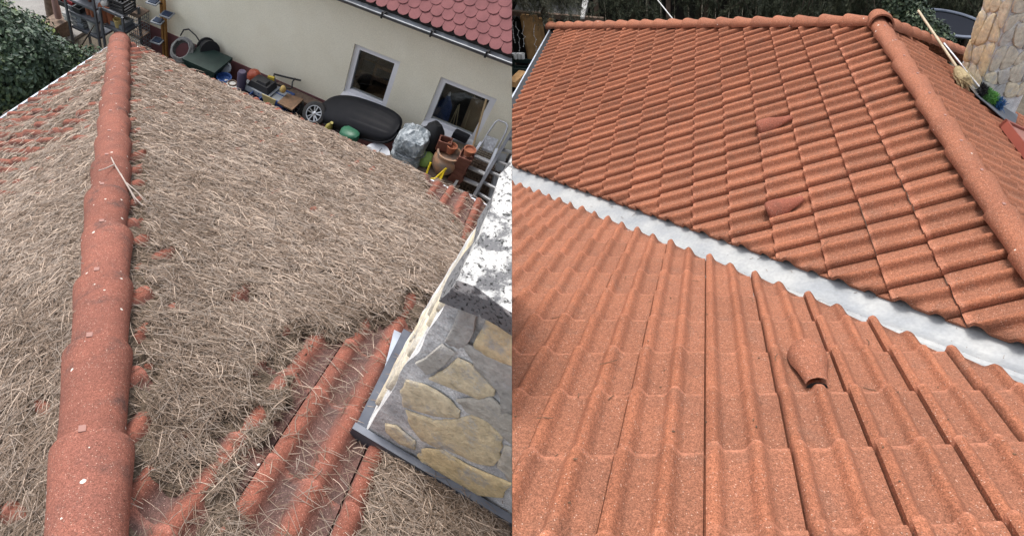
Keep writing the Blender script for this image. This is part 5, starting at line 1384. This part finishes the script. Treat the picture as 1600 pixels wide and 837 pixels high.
leaf_mesh(26000, lobes_pts(lob), .035, GL, 'crown', m_ivy, bu, lambda C: np.where(rng.random(len(C)) < .27, rng.uniform(.8, 1, len(C)), rng.uniform(0, .7, len(C))) * np.clip(.55 + .6 * n2(C[:, 0], C[:, 1], 2.2, 8), .2, 1))
m_bark = mat('dark bark', (.06, .045, .035), (.04, .03, .022), nscale=12, rough=.95)
mb = MB()
for k in range(26):
    o_ = np.array([-6.6 + rng.normal(0, .5), 4.9 + rng.normal(0, .35), ZG]); e_ = np.array(lob[k % 5][:3]) + rng.normal(0, .3, 3); mb.tube([o_, (o_ + e_) / 2 + rng.normal(0, .12, 3), e_], [.03, .02, .008], 5)
mb.build('stems', m_bark, GL, bu, smooth=60, fix=False)

# ================================================================== RIGHT: ground and everything behind the clean roof
ZR = S1.pt(*we)[2] - 10.5
print('right eave z', S1.pt(*we), 'ground', ZR)
gsheet(GR, ZR, -50, 60, -20, 90, 'garden_ground', m_ground, n=80, amp=.15)
B_ = lambda x, y, Y: GR.onY(x, y, Y)
ew = S1.pt(*we); Yb = ew[1]
# fence of pale boards behind dark shed panels at the far left
fe = thing('wooden_fence', GR, (ew[0] - 3, Yb + 4, ZR), 'fence of orange brown vertical boards beyond the left corner of the clean roof', 'fence')
m_board = mat('orange brown boards', (.50, .30, .13), (.36, .21, .09), nscale=10, rough=.75)
Yf2 = Yb + 3.5
ztop = B_(840, 27, Yf2)[2]
xs_ = [B_(x, 60, Yf2)[0] for x in (822, 829, 834, 838, 843, 848, 856, 861)]
for k, x in enumerate(xs_): MB().box((x, Yf2 + rng.normal(0, .05), (ZR + ztop) / 2 + rng.normal(0, .1)), (.62 if k not in (0,) else .25, .12, ztop - ZR)).build('board', m_board, GR, fe)
rp = MB().box(((xs_[0] + xs_[-1]) / 2, Yf2 + .3, ztop + .05), (9.0, .3, .3)).build('rail', m_wood2, GR, fe)
sd2 = thing('garden_shed', GR, (ew[0] + 4, Yb + 9, ZR), 'low dark garden shed with corrugated roof behind the clean roof', 'shed')
Ys = Yb + 6.0
m_shed = mat('shade black boards', (.012, .011, .011), (.02, .017, .015), nscale=5, rough=.9)  # near black: the shaded void behind the roof painted into the board colour
X0, X1 = B_(780, 30, Ys)[0], B_(1398, 30, Ys)[0]
zs0 = B_(1000, -60, Ys)[2]
wl = MB()
xx = X0
while xx < X1: wl.box((xx, Ys + .1 + rng.normal(0, .02), (ZR + zs0) / 2), (.96, .12, zs0 - ZR)); xx += 1.0
wl.build('wall', m_shed, GR, sd2)
MB().box(((X0 + X1) / 2, Ys + 3.5, zs0 + .2), (X1 - X0, 7.4, .2)).build('roof', m_shed, GR, sd2)
for x in (932, 1044, 1103): c_ = B_(x, 15, Ys - .15); MB().box((c_[0], Ys - .12, (ZR + zs0) / 2), (.32, .2, zs0 - ZR)).build('post', m_wood2, GR, sd2)
# corrugated pale roof sheet at upper left
cs = thing('corrugated_canopy', GR, B_(890, 20, Yf2 + 1), 'grey corrugated canopy with pale sheet end behind the hanging conifer sprays', 'canopy')
P = []; n_ = 60; e0, e1, e2 = B_(800, 28, Yf2 + .2), B_(915, 33, Yf2 + .2), B_(800, -20, Yf2 + 3.2)
for i in range(n_ + 1):
    for j in range(2):
        P.append(e0 + (e1 - e0) * i / n_ + np.array([0, 3.5, .5]) * j + np.array([0, 0, .12 * math.cos(i * math.pi / 2)]))
MB().add(P, [(i * 2, i * 2 + 2, i * 2 + 3, i * 2 + 1) for i in range(n_)]).build('sheet', mat('grey fibre cement', (.20, .20, .195), (.13, .13, .125), nscale=5, rough=.85), GR, cs, smooth=60)
MB().prism([B_(907, 30, Yf2 + .1), B_(913, 30, Yf2 + .1), B_(920, 0, Yf2 + 1.0), B_(911, 0, Yf2 + 1.0)], (0, 0, .12)).build('edge_trim', m_white, GR, cs)
# white garden bench corner and timber bottom left
o = MB().beam(B_(800, 132, Yb - 4), B_(818, 115, Yb - 2.6), .5, .35); tag(o.build('timber_beam', m_board, GR), 'pale timber beam beside the gutter of the clean roof', 'beam')
o = MB().prism([B_(798, 172, Yb - 6.5), B_(798, 150, Yb - 6.0), B_(812, 132, Yb - 5.2), B_(818, 138, Yb - 5.2)], (0, .2, -.2)); tag(o.build('white_tarp', m_white, GR), 'white folded tarp just below the gutter of the clean roof', 'tarp')
mb = crate(B_(828, 105, Yb - .5) - [0, 0, 1], 2.6, 1.6, 1.2, t=.08); tag(mb.build('crate', m_green, GR), 'dark green slatted crate beyond the gutter', 'crate')
# three white cups on the crate
for k, x in enumerate((806, 812, 817)):
    c_ = B_(x, 92, Yb); tag(MB().lathe(c_, [(.12, 0), (.17, .35), (.15, .35), (.1, .05)], 14).build('cup', m_white, GR, smooth=50), ('leftmost of three white cups beyond the eave corner', 'middle one of three white cups beyond the eave corner', 'rightmost of three white cups beyond the eave corner')[k], 'cup', 'white cups in a row beyond the eave')
# ornaments: strings of small white lights
m_orn = mat('white ornaments', (.8, .8, .78), rough=.3)
for k, (x, y) in enumerate(((802, 32), (806, 34), (818, 33), (836, 38), (848, 36))):
    mb = MB(); p = B_(x, y, Yf2 - .6); pts = [p]
    for i in range(7): pts.append(pts[-1] + np.array([rng.normal(0, .10) + .05 * (k > 3), 0, -rng.uniform(.15, .35)]))
    mb.tube(pts, .012, 4)
    for q_ in pts[1:]: mb.box(q_, (.05, .04, .05), rng.random())
    tag(mb.build('light_string', m_orn, GR, fix=False), ('white light string nearest the left edge before the fence', 'second white light string from the left before the fence', 'white light string over the first orange board', 'white light string in the middle of the orange boards', 'white light string over the dark gap in the fence')[k], 'light string', 'white light strings hanging before the fence')
tag(MB().tube([B_(1024, -4, Yf2), B_(1052, 31, Yf2 - 1.5)], .04, 6).build('cable', m_white, GR), 'thin white cable running down to the hip of the clean roof', 'cable')

# conifers
m_con = leaf_mat('conifer needles', (.010, .016, .008), (.032, .04, .02), (.09, .095, .05), rough=.7)
m_con2 = leaf_mat('grey green conifer', (.035, .042, .028), (.085, .09, .06), (.17, .165, .12), rough=.7)
def sprays(tops, G, parent, m, n_tw, nl, L_, size, droop=1.0):
    V = []; T = []; mbt = MB()
    for (p, w_) in tops:
        for k in range(n_tw):
            o_ = np.array(p) + rng.normal(0, 1, 3) * np.array(w_); d_ = nz(np.array([rng.normal(0, .5), rng.normal(0, .5), -droop + rng.normal(0, .25)])); ln = L_ * rng.uniform(.5, 1.2)
            tb = rng.random()
            t_ = rng.random(nl); C = o_ + d_ * (t_ * ln)[:, None] + rng.normal(0, size * .6, (nl, 3)) * (1.1 - t_)[:, None]
            dd_ = nz_rows(d_ + rng.normal(0, .55, (nl, 3))); sd_ = nz_rows(np.cross(dd_, rng.normal(0, 1, (nl, 3))))
            s_ = size * rng.uniform(.6, 1.4, nl)[:, None]
            V.append(np.stack([C, C + dd_ * s_ + sd_ * s_ * .09, C + dd_ * s_ * 1.6, C + dd_ * s_ - sd_ * s_ * .09], 1)); T.append(np.clip(tb * .6 + rng.random(nl) * .4, 0, 1))
            if k % 6 == 0: mbt.tube([o_ + [0, 0, .3], o_ + d_ * ln], [.03, .008], 4)
    V = np.concatenate(V); k = len(V); T = np.repeat(np.concatenate(T), 4)
    mb = MB(); mb.v = [V.reshape(-1, 3)]; mb.n = 4 * k; mb.f = (np.arange(k)[:, None] * 4 + np.arange(4)).tolist()
    mb.build('foliage', m, G, parent, attr={'tone': T}, fix=False, fill=False); mbt.build('twigs', m_bark, G, parent, fix=False)
def conifer(px0, px1, py, Y, label, m, n=60, nl=120, L_=2.2, size=.16, trunkpx=None):
    t = thing('conifer', GR, (B_((px0 + px1) / 2, 20, Y)[0], Y + 1, ZR), label, 'conifer', 'conifers hanging over the dark yard')
    tops = []
    for x in np.linspace(px0, px1, max(2, int((px1 - px0) / 14))):
        tops.append((B_(x, py + rng.normal(0, 4), Y), (.5, .8, .5)))
        tops.append((B_(x, py - 22, Y + .3), (.5, 1.0, .6)))
    sprays(tops, GR, t, m, n, nl, L_, size)
    xt = B_(trunkpx or (px0 + px1) / 2, 20, Y + 1.2)[0]
    MB().tube([(xt, Y + 1.2, ZR), (xt + .1, Y + 1.3, ZR + 6), (xt, Y + 1.2, ZR + 16)], [.45, .32, .12], 10).build('trunk', m_bark, GR, t, smooth=60)
conifer(800, 898, -12, Yf2 - 1.2, 'grey green conifer drooping over the orange brown fence at the left', m_con2, n=17, nl=80, L_=1.7, size=.12)
conifer(958, 1016, -6, Yf2 + .6, 'dark conifer hanging in front of the black shed left of the white cable', m_con, n=13, nl=90, L_=2.4)
conifer(1070, 1110, -16, Yf2 + 1.2, 'small dark conifer spray near the middle of the black shed', m_con, n=16, nl=80, L_=2.2)
conifer(1150, 1260, -8, Yf2 + .8, 'broad dark conifer behind the long hip of the clean roof', m_con, n=13, nl=100, L_=2.6)
conifer(1265, 1385, -4, Yf2 + .6, 'dark conifer left of the roof apex', m_con, n=13, nl=110, L_=2.8)
conifer(1440, 1610, -14, B_(1500, 10, Yb)[1] + 9.5, 'dark conifer hanging behind the trampoline', m_con, n=13, nl=110, L_=3.4)
# hedge behind the trampoline
he = thing('hedge', GR, (B_(1500, 0, Yb + 12)[0], Yb + 12, ZR), 'tall dark hedge standing behind the trampoline', 'hedge')
m_hedge = leaf_mat('hedge leaves', (.008, .014, .008), (.022, .032, .016), (.06, .075, .035))
leaf_mesh(22000, lobes_pts([(*(B_(x, -14, Yb + 12.5) + [0, 0, -1.5]), 3.2, 1.6, 4.2) for x in (1395, 1450, 1510, 1570, 1640)]), .22, GR, 'crown', m_hedge, he, lambda C: rng.random(len(C)) ** 1.6)
for x in (1420, 1500, 1590):
    p_ = B_(x, 0, Yb + 12.8); MB().tube([(p_[0], p_[1], ZR), (p_[0], p_[1], p_[2])], [.4, .2], 8).build('trunk', m_bark, GR, he)
# trampoline
Zt = B_(1487, 38, Yb + 4.5)[2]
cT = GR.onZ(1484, 38, Zt); eR = GR.onZ(1535, 44, Zt); rT = np.linalg.norm((GR.onZ(1536, 55, Zt) - GR.onZ(1432, 16, Zt))[:2]) / 2
print('trampoline', cT, rT)
tr = thing('trampoline', GR, (cT[0], cT[1], ZR), 'round trampoline with dark mat and blue grey rim behind the ivy', 'trampoline')
MB().lathe((cT[0], cT[1], Zt), [(.01, -.03), (rT * .93, 0), (rT * .93, -.05), (.01, -.06)], 48).build('mat', mat('black mesh mat', (.014, .016, .022), rough=.9, spec=.05), GR, tr)
m_pad = mat('blue grey padding', (.11, .13, .17), (.09, .105, .14), nscale=5, rough=.6)
MB().ring((cT[0], cT[1], Zt + .05), [(rT * .91, 0), (rT * 1.03, .0), (rT * 1.04, .1), (rT * .92, .12), (rT * .905, .05)], 48).build('pad', m_pad, GR, tr, smooth=50, fix=False)
for k in range(6):
    an = k * math.pi / 3; MB().tube([(cT[0] + math.cos(an) * rT, cT[1] + math.sin(an) * rT, ZR), (cT[0] + math.cos(an) * rT, cT[1] + math.sin(an) * rT, Zt)], .1, 8).build('leg', m_gutter, GR, tr)
# ivy bush by the apex
iv = thing('ivy_bush', GR, (B_(1430, 40, Yb + 1)[0], Yb, ZR), 'dark small leaved ivy bush behind the apex of the clean roof', 'bush')
lob = [(*B_(1412, 12, Yb + 1), 1.5, 1.2, 1.6), (*B_(1428, 34, Yb + .3), 1.5, 1.1, 1.2), (*B_(1453, 55, Yb - .5), 1.3, 1.0, 1.0), (*B_(1472, 72, Yb - 1), 1.0, .8, .9), (*B_(1408, 45, Yb + 1), 1.4, 1.2, 1.6), (*B_(1440, 90, Yb - .5), 2.4, 1.2, 2.4)]
m_ivy2 = leaf_mat('dark ivy leaves', (.018, .034, .018), (.045, .07, .035), (.17, .21, .12))
leaf_mesh(15000, lobes_pts(lob), .14, GR, 'crown', m_ivy2, iv, lambda C: np.clip(rng.random(len(C)) ** 1.3, 0, 1))
MB().tube([(iv.location.x * 0 + B_(1430, 40, Yb)[0], Yb, ZR), tuple(B_(1430, 60, Yb))], [.3, .15], 8).build('stems', m_bark, GR, iv)
